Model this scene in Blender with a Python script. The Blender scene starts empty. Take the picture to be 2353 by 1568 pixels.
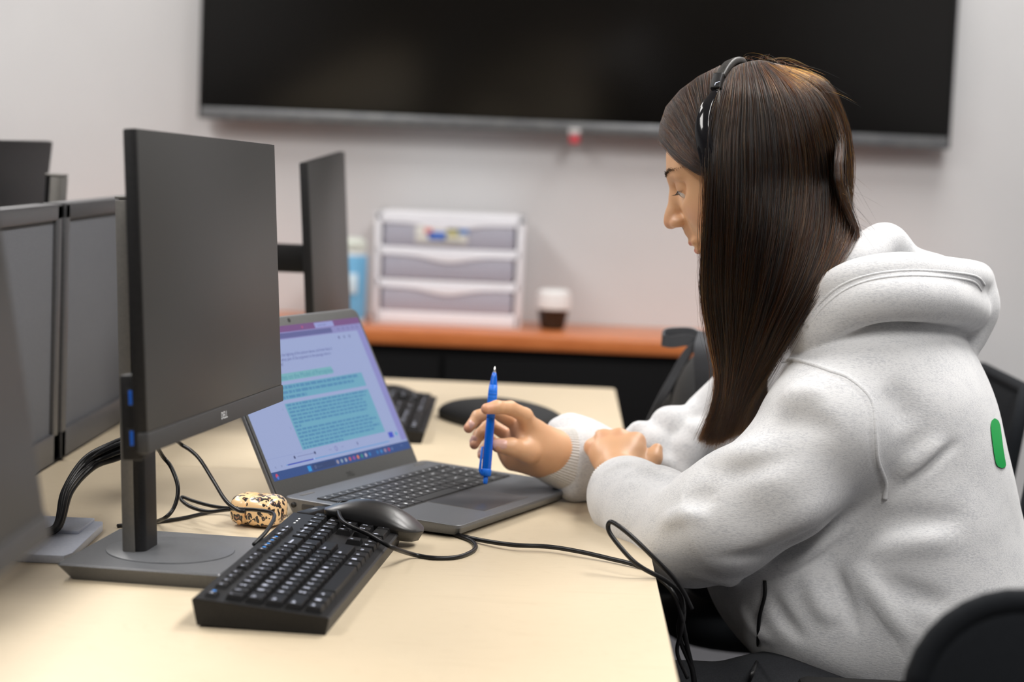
import bpy, bmesh, math, random
import numpy as np
from mathutils import Vector, Matrix, Euler
PI = math.pi
C = bpy.context.scene.collection
SC = bpy.context.scene

# ------------------------------------------------------------------ camera
CZ = 1.1736                      # lens height above the floor
FPX = 4570.0                     # focal length in pixels of the 2353 px wide frame
PITCH, YAW, ROLL = .0949, -.0220, -.0413
_fw = Vector((math.sin(YAW)*math.cos(PITCH), math.cos(YAW)*math.cos(PITCH), -math.sin(PITCH)))
_rt0 = Vector((math.cos(YAW), -math.sin(YAW), 0)); _up0 = _rt0.cross(_fw)
_rt = _rt0*math.cos(ROLL) - _up0*math.sin(ROLL); _up = _up0*math.cos(ROLL) + _rt0*math.sin(ROLL)
cam = bpy.data.cameras.new('camera'); camo = bpy.data.objects.new('camera', cam); C.objects.link(camo)
camo.matrix_world = Matrix(((_rt.x, _up.x, -_fw.x, 0), (_rt.y, _up.y, -_fw.y, 0), (_rt.z, _up.z, -_fw.z, CZ), (0, 0, 0, 1)))
cam.sensor_width = 36; cam.lens = FPX*36/2353; cam.clip_start = .05; cam.clip_end = 60
cam.dof.use_dof = True; cam.dof.focus_distance = 2.22; cam.dof.aperture_fstop = 3.7
SC.camera = camo

def ray(u, v):
    return _fw + _rt*((u-1176.5)/FPX) - _up*((v-784)/FPX)
def P(u, v, y):
    """the point of the room at depth y (metres from the lens) that stands at that place of the view"""
    d = ray(u, v); t = y/d.y
    return Vector((d.x*t, y, CZ + d.z*t))
def PZ(u, v, z):
    d = ray(u, v); t = (z-CZ)/d.z
    return Vector((d.x*t, d.y*t, z))

# ------------------------------------------------------------------ light, world, exposure
w = bpy.data.worlds.new('world'); SC.world = w; w.use_nodes = True
w.node_tree.nodes['Background'].inputs[0].default_value = (.85, .87, .9, 1)
w.node_tree.nodes['Background'].inputs[1].default_value = .35
SC.view_settings.view_transform = 'Standard'; SC.view_settings.look = 'None'
SC.view_settings.exposure = 0.0; SC.view_settings.gamma = 1; SC.view_settings.use_curve_mapping = False
def area(loc, sx, sy, power, col=(1, .975, .95), rot=(0, 0, 0)):
    l = bpy.data.lights.new('ceiling_lamp', 'AREA'); l.shape = 'RECTANGLE'; l.size = sx; l.size_y = sy
    l.energy = power; l.color = col
    o = bpy.data.objects.new('ceiling_lamp', l); o.location = loc; o.rotation_euler = rot; C.objects.link(o)
    return o
LAMPS = [(-1.6, .6), (.9, .6), (-1.6, 2.5), (.9, 2.5), (-1.6, 4.3), (.9, 4.3)]
LAMP_W = {(.9, .6): 34, (-1.6, .6): 28, (-1.6, 2.5): 30, (.9, 2.5): 42, (-1.6, 4.3): 20, (.9, 4.3): 20}
for lx, ly in LAMPS:
    area((lx, ly, 2.66), .58, 1.18, LAMP_W[(lx, ly)])

# ------------------------------------------------------------------ materials
def mat(name, col=(.5, .5, .5), rough=.5, metal=0, **k):
    m = bpy.data.materials.new(name); m.use_nodes = True
    b = m.node_tree.nodes['Principled BSDF']
    b.inputs['Base Color'].default_value = (*col, 1); b.inputs['Roughness'].default_value = rough
    b.inputs['Metallic'].default_value = metal
    for a, v in k.items():
        b.inputs[a.replace('_', ' ')].default_value = v
    return m
def N(m, t, **k):
    n = m.node_tree.nodes.new(t)
    for a, v in k.items(): setattr(n, a, v)
    return n
def L(m, a, b): m.node_tree.links.new(a, b)
def noise_mat(name, c1, c2, scale=50, rough=.5, stretch=(1, 1, 1), detail=3, bump=0, bscale=None, metal=0, lo=.35, hi=.65, rnoise=0, coord='Object', **k):
    """two colours mixed by noise, with an optional fine bump"""
    m = mat(name, c1, rough, metal, **k); b = m.node_tree.nodes['Principled BSDF']
    tc = N(m, 'ShaderNodeTexCoord'); mp = N(m, 'ShaderNodeMapping'); mp.inputs['Scale'].default_value = stretch
    L(m, tc.outputs[coord], mp.inputs[0])
    nz = N(m, 'ShaderNodeTexNoise'); nz.inputs['Scale'].default_value = scale; nz.inputs['Detail'].default_value = detail
    L(m, mp.outputs[0], nz.inputs['Vector'])
    r = N(m, 'ShaderNodeValToRGB'); r.color_ramp.elements[0].position = lo; r.color_ramp.elements[1].position = hi
    r.color_ramp.elements[0].color = (*c1, 1); r.color_ramp.elements[1].color = (*c2, 1)
    L(m, nz.outputs['Fac'], r.inputs[0]); L(m, r.outputs[0], b.inputs['Base Color'])
    if bump:
        n2 = N(m, 'ShaderNodeTexNoise'); n2.inputs['Scale'].default_value = bscale or scale; n2.inputs['Detail'].default_value = 2
        L(m, mp.outputs[0], n2.inputs['Vector'])
        bp = N(m, 'ShaderNodeBump'); bp.inputs['Strength'].default_value = bump; bp.inputs['Distance'].default_value = .001
        L(m, n2.outputs['Fac'], bp.inputs['Height']); L(m, bp.outputs[0], b.inputs['Normal'])
    return m
M = {}
M['wall'] = noise_mat('wall_paint', (.575, .575, .585), (.605, .605, .615), 3, .7, bump=.15, bscale=260)
M['ceil'] = noise_mat('ceiling_tile', (.75, .74, .72), (.7, .69, .67), 90, .9, bump=.3)
M['carpet'] = noise_mat('carpet', (.06, .06, .07), (.10, .10, .11), 300, .95, bump=.6)
M['black'] = noise_mat('black_plastic', (.008, .008, .009), (.012, .012, .013), 400, .45, bump=.25, bscale=1800, Specular_IOR_Level=.3)
M['dark'] = noise_mat('dark_grey_plastic', (.032, .032, .033), (.038, .038, .039), 400, .5, bump=.25, bscale=1800)
M['screen_off'] = noise_mat('matt_dark_screen', (.028, .0275, .027), (.030, .0295, .029), 900, .42, bump=.05, bscale=3000)
M['stand'] = noise_mat('grey_metal_finish', (.115, .12, .13), (.135, .14, .148), 500, .36, bump=.1, bscale=2200, metal=.1)
M['pole_grey'] = noise_mat('pole_grey', (.16, .155, .145), (.18, .172, .16), 300, .42, metal=.3)
M['keycap'] = noise_mat('keycap_black', (.007, .007, .008), (.010, .010, .011), 600, .42, bump=.2, bscale=2500, Specular_IOR_Level=.3)
M['kbcase'] = noise_mat('keyboard_case', (.007, .007, .008), (.011, .011, .012), 400, .45, bump=.3, bscale=2200, Specular_IOR_Level=.28)
M['legend'] = mat('legend_print', (.70, .75, .92), .6)
M['legend_blue'] = mat('legend_print_blue', (.03, .25, .75), .6)
M['legend_grey'] = mat('legend_print_grey', (.75, .77, .8), .6)
M['laptop'] = noise_mat('laptop_grey', (.135, .142, .155), (.155, .162, .175), 700, .40, bump=.12, bscale=2500, metal=.35)
M['bezel'] = noise_mat('laptop_bezel', (.055, .056, .055), (.065, .066, .065), 500, .5)
M['lkey'] = noise_mat('laptop_key', (.035, .036, .038), (.042, .043, .045), 600, .45)
M['pad'] = mat('touchpad', (.055, .056, .062), .30)
M['port'] = mat('port_hole', (.004, .004, .004), .6)
M['portmetal'] = mat('port_metal', (.4, .38, .35), .3, 1)
M['usb_blue'] = mat('usb_blue', (.01, .12, .62), .4)
M['cable'] = mat('cable_rubber', (.007, .007, .008), .38, Specular_IOR_Level=.35)
M['silver'] = noise_mat('silver_grey_plate', (.55, .60, .72), (.62, .66, .77), 300, .38)
M['fabric_grey'] = noise_mat('partition_fabric', (.095, .10, .115), (.12, .125, .14), 700, .85, bump=.6, bscale=1300)
M['part_frame'] = noise_mat('partition_frame', (.07, .071, .077), (.085, .085, .09), 300, .42, metal=.2)
M['chairmesh'] = noise_mat('chair_mesh', (.004, .005, .007), (.010, .012, .015), 900, .9, bump=.5, bscale=900, Specular_IOR_Level=.2)
M['chairpl'] = noise_mat('chair_plastic', (.009, .0085, .0085), (.012, .0115, .0115), 200, .7, bump=.3, bscale=600, Specular_IOR_Level=.25)

# ------------------------------------------------------------------ geometry
def new(name, verts, faces, m=None, parent=None, smooth=False, mats=None, mi=None):
    me = bpy.data.meshes.new(name); me.from_pydata([tuple(v) for v in verts], [], faces); me.update()
    for x in (mats or ([m] if m else [])): me.materials.append(x)
    if mi is not None: me.polygons.foreach_set('material_index', mi)
    o = bpy.data.objects.new(name, me); C.objects.link(o)
    if parent is not None: o.parent = parent
    if smooth: me.polygons.foreach_set('use_smooth', [True]*len(me.polygons))
    return o
def link_bm(name, bm, m, parent=None, smooth=False, mats=None):
    me = bpy.data.meshes.new(name); bmesh.ops.recalc_face_normals(bm, faces=bm.faces); bm.to_mesh(me); bm.free()
    for x in (mats or [m]): me.materials.append(x)
    if smooth: me.polygons.foreach_set('use_smooth', [True]*len(me.polygons))
    o = bpy.data.objects.new(name, me); C.objects.link(o)
    if parent is not None: o.parent = parent
    return o
def bm_box(bm, c, s, bev=0, seg=2, mtx=None):
    r = bmesh.ops.create_cube(bm, size=1); vs = r['verts']
    bmesh.ops.scale(bm, vec=s, verts=vs)
    if bev:
        es = list({e for v in vs for e in v.link_edges})
        rr = bmesh.ops.bevel(bm, geom=es, offset=bev, segments=seg, profile=.5, affect='EDGES')
        vs = list({v for f in rr['faces'] for v in f.verts} | {v for v in vs if v.is_valid})
        vs = [v for v in vs if v.is_valid]
    bmesh.ops.translate(bm, vec=c, verts=vs)
    if mtx is not None: bmesh.ops.transform(bm, matrix=mtx, verts=vs)
    return vs
def box(name, c, s, m, parent=None, bev=.002, seg=2, smooth=True, mtx=None):
    bm = bmesh.new(); bm_box(bm, (0, 0, 0), s, bev, seg); 
    if mtx is not None: bmesh.ops.transform(bm, matrix=mtx, verts=bm.verts)
    bmesh.ops.translate(bm, vec=c, verts=bm.verts)
    o = link_bm(name, bm, m, parent, smooth)
    if smooth: flat_normals(o)
    return o
def flat_normals(o, ang=40):
    me = o.data
    try: me.set_sharp_from_angle(angle=math.radians(ang))
    except Exception: pass
def prism(name, pts, z0, z1, m, parent=None, bev=0, seg=2, axis='Z', smooth=True):
    """outline extruded from z0 to z1 (along the given axis)"""
    bm = bmesh.new(); vs = [bm.verts.new((x, y, z0)) for x, y in pts]; f = bm.faces.new(vs)
    r = bmesh.ops.extrude_face_region(bm, geom=[f]); nv = [e for e in r['geom'] if isinstance(e, bmesh.types.BMVert)]
    bmesh.ops.translate(bm, vec=(0, 0, z1-z0), verts=nv)
    if bev:
        es = [e for e in bm.edges if abs(e.verts[0].co.z-e.verts[1].co.z) < 1e-7]
        bmesh.ops.bevel(bm, geom=es, offset=bev, segments=seg, profile=.5, affect='EDGES')
    if axis == 'X': bmesh.ops.transform(bm, matrix=Matrix(((0, 0, 1, 0), (1, 0, 0, 0), (0, 1, 0, 0), (0, 0, 0, 1))), verts=bm.verts)
    if axis == 'Y': bmesh.ops.transform(bm, matrix=Matrix(((1, 0, 0, 0), (0, 0, -1, 0), (0, 1, 0, 0), (0, 0, 0, 1))), verts=bm.verts)
    o = link_bm(name, bm, m, parent, smooth)
    if smooth: flat_normals(o)
    return o
def rrect(x0, y0, x1, y1, r, n=5):
    pts = []
    for cx, cy, a in ((x1-r, y1-r, 0), (x0+r, y1-r, 90), (x0+r, y0+r, 180), (x1-r, y0+r, 270)):
        for i in range(n+1):
            t = math.radians(a+90*i/n); pts.append((cx+r*math.cos(t), cy+r*math.sin(t)))
    return pts
def spline(pts, n=8):
    """Catmull-Rom through the points"""
    p = [Vector(q) for q in pts]; out = []
    p = [p[0]*2-p[1]] + p + [p[-1]*2-p[-2]]
    for i in range(1, len(p)-2):
        for k in range(n):
            t = k/n; a, b, c, d = p[i-1], p[i], p[i+1], p[i+2]
            out.append(.5*((2*b)+(c-a)*t+(2*a-5*b+4*c-d)*t*t+(3*b-a-3*c+d)*t**3))
    out.append(p[-2]); return out
def tube_data(pts, r, n=8, caps=True):
    """sweep a circle; r is a number or one per point"""
    pts = [Vector(p) for p in pts]; V = []; F = []
    rs = r if hasattr(r, '__len__') else [r]*len(pts)
    t0 = (pts[1]-pts[0]).normalized(); ref = Vector((0, 0, 1)) if abs(t0.z) < .9 else Vector((1, 0, 0))
    nrm = t0.cross(ref).normalized()
    for i, p in enumerate(pts):
        t = (pts[min(i+1, len(pts)-1)]-pts[max(i-1, 0)]).normalized()
        nrm = (nrm-t*nrm.dot(t)).normalized(); b = t.cross(nrm)
        for k in range(n):
            a = 2*PI*k/n; V.append(p+(nrm*math.cos(a)+b*math.sin(a))*rs[i])
    for i in range(len(pts)-1):
        for k in range(n):
            F.append((i*n+k, i*n+(k+1) % n, (i+1)*n+(k+1) % n, (i+1)*n+k))
    if caps: F.append(tuple(range(n-1, -1, -1))); F.append(tuple(range((len(pts)-1)*n, len(pts)*n)))
    return V, F
def tube(name, pts, r, m, parent=None, n=8, sm=8):
    q = spline(pts, sm) if sm else pts
    if hasattr(r, '__len__'):
        r = list(np.interp(np.linspace(0, len(r)-1, len(q)), range(len(r)), r))
    V, F = tube_data(q, r, n); return new(name, V, F, m, parent, True)
def lathe(name, prof, m, parent=None, n=32, smooth=True, mats=None, seg_mats=None):
    V = []; F = []; mi = []
    for r, z in prof:
        for k in range(n): a = 2*PI*k/n; V.append((r*math.cos(a), r*math.sin(a), z))
    for i in range(len(prof)-1):
        for k in range(n):
            F.append((i*n+k, i*n+(k+1) % n, (i+1)*n+(k+1) % n, (i+1)*n+k)); mi.append(seg_mats[i] if seg_mats else 0)
    o = new(name, V, F, m, parent, smooth, mats=mats, mi=mi)
    if smooth: flat_normals(o, 35)
    return o
_txt = {}
def text_mesh(s, size=1.0, bold=0.0):
    """flat lettering, centred, as plain mesh data in the XY plane: (verts, faces)"""
    if (s, bold) in _txt: V, F = _txt[(s, bold)]
    else:
        cu = bpy.data.curves.new('lettering', 'FONT'); cu.body = s; cu.align_x = 'CENTER'; cu.align_y = 'CENTER'; cu.resolution_u = 1 if bold else 2; cu.offset = bold
        o = bpy.data.objects.new('lettering', cu); C.objects.link(o)
        me = o.evaluated_get(bpy.context.evaluated_depsgraph_get()).to_mesh()
        V = [v.co.copy() for v in me.vertices]; F = [tuple(p.vertices) for p in me.polygons]
        bpy.data.objects.remove(o); bpy.data.curves.remove(cu); _txt[(s, bold)] = (V, F)
    return [v*size for v in V], F
def text_obj(name, s, size, m, parent, mtx):
    V, F = text_mesh(s, size)
    return new(name, [mtx @ v for v in V], F, m, parent)
def tag(o, label=None, cat=None, group=None, kind=None):
    if label: o['label'] = label
    if cat: o['category'] = cat
    if group: o['group'] = group
    if kind: o['kind'] = kind
    return o
def thing(name, label, cat, loc=(0, 0, 0), rz=0, group=None):
    o = bpy.data.objects.new(name, None); C.objects.link(o); o.location = loc; o.rotation_euler = (0, 0, rz); o.empty_display_size = .05
    return tag(o, label, cat, group)
def copy_tree(o, parent=None):
    kids = list(o.children)
    c = o.copy(); C.objects.link(c); c.parent = parent
    for ch in kids: copy_tree(ch, c)
    return c
random.seed(7)
# ================================================================== the room
YW = 5.22; X0, X1, Y0 = -3.2, 2.8, -2.4; ZC = 2.7
def struct(name, c, s, m, bev=0): return tag(box(name, c, s, m, None, bev, smooth=False), kind='structure')
struct('floor', ((X0+X1)/2, (Y0+YW)/2, -.05), (X1-X0, YW-Y0, .1), M['carpet'])
struct('ceiling', ((X0+X1)/2, (Y0+YW)/2, ZC+.05), (X1-X0, YW-Y0, .1), M['ceil'])
struct('wall_back', ((X0+X1)/2, YW+.05, ZC/2), (X1-X0+.2, .1, ZC), M['wall'])
struct('wall_left', (X0-.05, (Y0+YW)/2, ZC/2), (.1, YW-Y0, ZC), M['wall'])
struct('wall_right', (X1+.05, (Y0+YW)/2, ZC/2), (.1, YW-Y0, ZC), M['wall'])
M['wall2'] = noise_mat('taupe_wall_paint', (.20, .17, .15), (.22, .19, .165), 3, .8)
struct('wall_front', ((X0+X1)/2, Y0-.05, ZC/2), (X1-X0+.2, .1, ZC), M['wall2'])
struct('baseboard_back', ((X0+X1)/2, YW-.006, .05), (X1-X0, .012, .1), M['black'])

# wall-mounted display
tv = thing('television', 'very large switched-off black television mounted on the pale wall', 'television', (.02, YW, 1.225))
M['tvglass'] = mat('tv_glass', (.004, .0035, .003), .20)
M['tvglass'].node_tree.nodes['Principled BSDF'].inputs['Specular IOR Level'].default_value = .36
M['tvtrim'] = noise_mat('tv_trim', (.15, .155, .165), (.19, .195, .20), 40, .35, metal=.6)
box('mount', (0, -.02, .55), (.6, .04, .4), M['black'], tv)
box('housing', (0, -.058, .56), (1.93, .04, 1.11), M['black'], tv, .006)
box('screen', (0, -.081, .57), (1.915, .004, 1.075), M['tvglass'], tv, .001)
box('bottom_trim', (0, -.081, .0155), (1.93, .012, .031), M['tvtrim'], tv, .003)
box('side_trim', (-.961, -.081, .56), (.008, .012, 1.11), M['black'], tv, .002)
box('side_trim', (.961, -.081, .56), (.008, .012, 1.11), M['black'], tv, .002)
box('top_trim', (0, -.081, 1.112), (1.93, .012, .01), M['black'], tv, .002)
bd = box('badge', (.005, -.089, .006), (.03, .008, .016), mat('badge_white', (.5, .48, .48), .4), tv, .003); bd['label'] = 'small pale badge'
bd = box('sticker', (.006, -.089, -.012), (.028, .006, .024), mat('badge_red', (.55, .06, .08), .4), tv, .008); bd['label'] = 'small round red tag'

# credenza along the wall
M['cherry'] = noise_mat('cherry_laminate', (.50, .145, .042), (.60, .19, .06), 14, .28, stretch=(1, 12, 12), detail=4)
M['credfront'] = mat('black_laminate', (.0025, .0025, .003), .6, Specular_IOR_Level=.12)
cr = thing('credenza', 'long low credenza with orange cherry top and black front under the television', 'credenza', (0, YW-.2, 0))
box('top', (-.275, 0, .712), (2.45, .395, .036), M['cherry'], cr, .004)
box('body', (-.275, .01, .35), (2.40, .36, .688), M['credfront'], cr, .003)
for i in range(4): box('door', (-1.175+i*.60, -.178, .36), (.59, .016, .62), M['credfront'], cr, .003)
for i in range(4):
    h = tube('handle', [(-1.175+i*.60+.25, -.187, .60), (-1.175+i*.60+.25, -.2, .6), (-1.175+i*.60+.25, -.2, .54), (-1.175+i*.60+.25, -.187, .54)], .004, M['portmetal'], cr)

# drawer unit on the credenza
M['milky'] = mat('white_plastic', (.80, .80, .85), .35)
M['smoke'] = mat('frosted_drawer', (.42, .42, .50), .25)
du = thing('drawer_unit', 'white plastic desktop unit with three translucent grey drawers on the credenza', 'storage drawers', (-.277, 5.07, .73))
W_, D_, H_ = .372, .2, .282
box('side_panel', (-W_/2+.008, 0, H_/2), (.016, D_, H_), M['milky'], du, .003)
box('side_panel', (W_/2-.008, 0, H_/2), (.016, D_, H_), M['milky'], du, .003)
box('top_panel', (0, 0, H_-.012), (W_, D_, .024), M['milky'], du, .004)
box('shelf', (0, 0, .018), (W_-.01, D_, .034), M['milky'], du, .003)
box('back_panel', (0, D_/2-.004, H_/2), (W_-.01, .006, H_-.01), M['milky'], du, .001)
for zc in (.104, .186): box('shelf', (0, 0, zc), (W_-.01, D_, .02), M['milky'], du, .003)
for i, zc in enumerate((.064, .146, .226)):
    d = box('drawer', (0, -D_/2+.01, zc), (W_-.044, .02, .06), M['smoke'], du, .004)
    if i < 3:
        pts = [(-.17, .0)] + [(-.17+.34*k/24, -.004-.016*math.exp(-((k-12)/4.5)**2)) for k in range(25)] + [(.17, .0)]
        prism('handle', [(x, z+zc+.034) for x, z in pts[::-1]], D_/2-.016, D_/2+.004, M['milky'], d, .001, 1, 'Y')
# label and papers seen in the top drawer
lb = box('contents', (-.02, -D_/2-.002, .229), (.13, .002, .042), mat('pale_paper', (.72, .72, .68), .6), du, .0005); lb['label'] = 'pale printed card behind the top drawer'
for k, (x, z, sx, sz, c) in enumerate([(-.052, .238, .02, .014, (.75, .25, .25)), (-.03, .226, .045, .02, (.04, .14, .55)), (.008, .236, .03, .022, (.6, .58, .3)), (.034, .24, .026, .014, (.1, .25, .6)), (.01, .216, .05, .008, (.5, .5, .45))]):
    q = box('colour_patch', (x-.0, -D_/2-.0035, z), (sx, .001, sz), mat('print_%d' % k, c, .6), du, .0002)

# small jar / tub by the drawers
jar = thing('lidded_jar', 'small dark jar with a rounded white lid on the credenza', 'jar', (-.01, 5.02, .73))
lathe('body', [(0, 0), (.024, 0), (.031, .004), (.036, .03), (.039, .05), (.036, .052), (0, .052)], mat('dark_brown_glass', (.02, .012, .008), .15), jar)
lathe('lid', [(.036, .05), (.043, .053), (.044, .075), (.041, .094), (.034, .101), (0, .102)], mat('white_lid', (.8, .8, .8), .3), jar)
bt = thing('wipes_tub', 'blue and white cleaning wipes tub partly behind the far monitor', 'tub', (-.525, 4.98, .73))
lathe('body', [(0, 0), (.042, 0), (.044, .01), (.044, .17), (.04, .18), (0, .18)], M['milky'], bt, mats=[mat('tub_white', (.7, .72, .74), .4), mat('tub_blue', (.15, .42, .68), .4)], seg_mats=[0, 0, 1, 0, 0])
lathe('lid', [(.042, .18), (.043, .2), (.03, .212), (0, .214)], mat('tub_lid', (.62, .66, .6), .4), bt)
box('print_band', (0, -.043, .1), (.05, .006, .05), mat('tub_print', (.6, .75, .85), .5), bt, .002)

# ceiling light fittings
for lx, ly in LAMPS:
    t = thing('ceiling_light', 'flush white rectangular ceiling light panel', 'ceiling light', (lx, ly, ZC), group='ceiling light panels')
    m = mat('diffuser', (.9, .9, .9), .5); b = m.node_tree.nodes['Principled BSDF']
    b.inputs['Emission Color'].default_value = (1, .96, .9, 1); b.inputs['Emission Strength'].default_value = 3
    box('diffuser', (0, 0, -.008), (.58, 1.18, .006), m, t, 0); box('frame', (0, 0, -.003), (.62, 1.22, .006), M['milky'], t, 0)

# ================================================================== desks
TH = .73
M['maple'] = m = mat('maple_laminate', (.8, .66, .46), .42)
b = m.node_tree.nodes['Principled BSDF']
tc = N(m, 'ShaderNodeTexCoord'); mp = N(m, 'ShaderNodeMapping'); mp.inputs['Scale'].default_value = (1, 9, 1); mp.inputs['Rotation'].default_value = (0, 0, .0)
L(m, tc.outputs['Object'], mp.inputs[0])
n1 = N(m, 'ShaderNodeTexNoise'); n1.inputs['Scale'].default_value = 2.2; n1.inputs['Detail'].default_value = 2; n1.inputs['Distortion'].default_value = .6
L(m, mp.outputs[0], n1.inputs['Vector'])
mul = N(m, 'ShaderNodeMath', operation='MULTIPLY'); mul.inputs[1].default_value = 26; L(m, n1.outputs['Fac'], mul.inputs[0])
fr = N(m, 'ShaderNodeMath', operation='FRACT'); L(m, mul.outputs[0], fr.inputs[0])
n2 = N(m, 'ShaderNodeTexNoise'); n2.inputs['Scale'].default_value = 60; n2.inputs['Detail'].default_value = 4
mp2 = N(m, 'ShaderNodeMapping'); mp2.inputs['Scale'].default_value = (12, .7, 1); mp2.inputs['Scale'].default_value = (.5, 7, 1); L(m, tc.outputs['Object'], mp2.inputs[0]); L(m, mp2.outputs[0], n2.inputs['Vector'])
ramp = N(m, 'ShaderNodeValToRGB'); ramp.color_ramp.elements[0].color = (.655, .548, .390, 1); ramp.color_ramp.elements[1].color = (.70, .590, .425, 1)
ramp.color_ramp.elements[0].position = .0; ramp.color_ramp.elements[1].position = .22
L(m, fr.outputs[0], ramp.inputs[0])
mx = N(m, 'ShaderNodeMix', data_type='RGBA', blend_type='MULTIPLY'); mx.inputs['Factor'].default_value = .5
r2 = N(m, 'ShaderNodeValToRGB'); r2.color_ramp.elements[0].color = (.88, .86, .83, 1); r2.color_ramp.elements[1].color = (1, 1, 1, 1)
L(m, n2.outputs['Fac'], r2.inputs[0]); L(m, ramp.outputs[0], mx.inputs['A']); L(m, r2.outputs[0], mx.inputs['B']); L(m, mx.outputs['Result'], b.inputs['Base Color'])
M['edge'] = mat('desk_edge_band', (.62, .48, .30), .45)
M['leg'] = mat('desk_leg_metal', (.02, .02, .022), .45)
def desk(y0, y1, label, x0=-.668, x1=.1175):
    t = thing('desk', label, 'desk', ((x0+x1)/2, (y0+y1)/2, 0), group='maple desks joined end to end')
    w, d = x1-x0, y1-y0
    prism('top', rrect(-w/2, -d/2, w/2, d/2, .012, 4), TH-.028, TH, M['maple'], t, .0015, 2)
    for sy in (-1, 1):
        for sx in (-1, 1): box('leg', (sx*(w/2-.06), sy*(d/2-.08), (TH-.028)/2), (.05, .05, TH-.028), M['leg'], t, .004)
    box('rail', (0, d/2-.08, TH-.055), (w-.16, .03, .05), M['leg'], t)
    box('rail', (0, -d/2+.08, TH-.055), (w-.16, .03, .05), M['leg'], t)
    box('modesty_panel', (-w/2+.03, 0, .48), (.018, d-.2, .4), M['leg'], t)
    box('cable_tray', (w/2-.12, .0, TH-.06), (.14, d*.5, .05), M['leg'], t)
    return t
desk(1.26, 2.6665, 'pale maple desk holding the laptop, keyboard and the nearer monitors')
desk(2.6695, 3.79, 'pale maple desk beyond the laptop, with the far monitor and keyboard')
desk(1.9, 3.79, 'pale maple desk on the other side of the partition, hidden but for its monitor', -1.49, -.705)
# privacy partition behind the monitors: two framed fabric panels on a post
def partition(y0, y1, label):
    t = thing('partition', label, 'partition', (-.685, (y0+y1)/2, TH), group='grey fabric privacy partitions'); d = y1-y0; h = .349
    box('fabric_panel', (0, 0, h/2), (.022, d-.04, h-.04), M['fabric_grey'], t, .002)
    box('top_rail', (0, 0, h-.011), (.034, d, .022), M['part_frame'], t, .003)
    box('bottom_rail', (0, 0, .02), (.034, d, .04), M['part_frame'], t, .003)
    for s in (-1, 1): box('stile', (0, s*(d/2-.012), h/2), (.034, .024, h), M['part_frame'], t, .003)
    return t
partition(1.0, 2.655, 'grey fabric desk partition with a dark frame, nearer of the two')
partition(2.675, 3.79, 'grey fabric desk partition past the dark joint, farther of the two')
box('post', (-.688, 2.665, .52), (.03, .016, 1.04), M['black'], None, .001); tag(bpy.data.objects['post'], 'slim black post in the joint between the two grey partitions', 'post')
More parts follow.
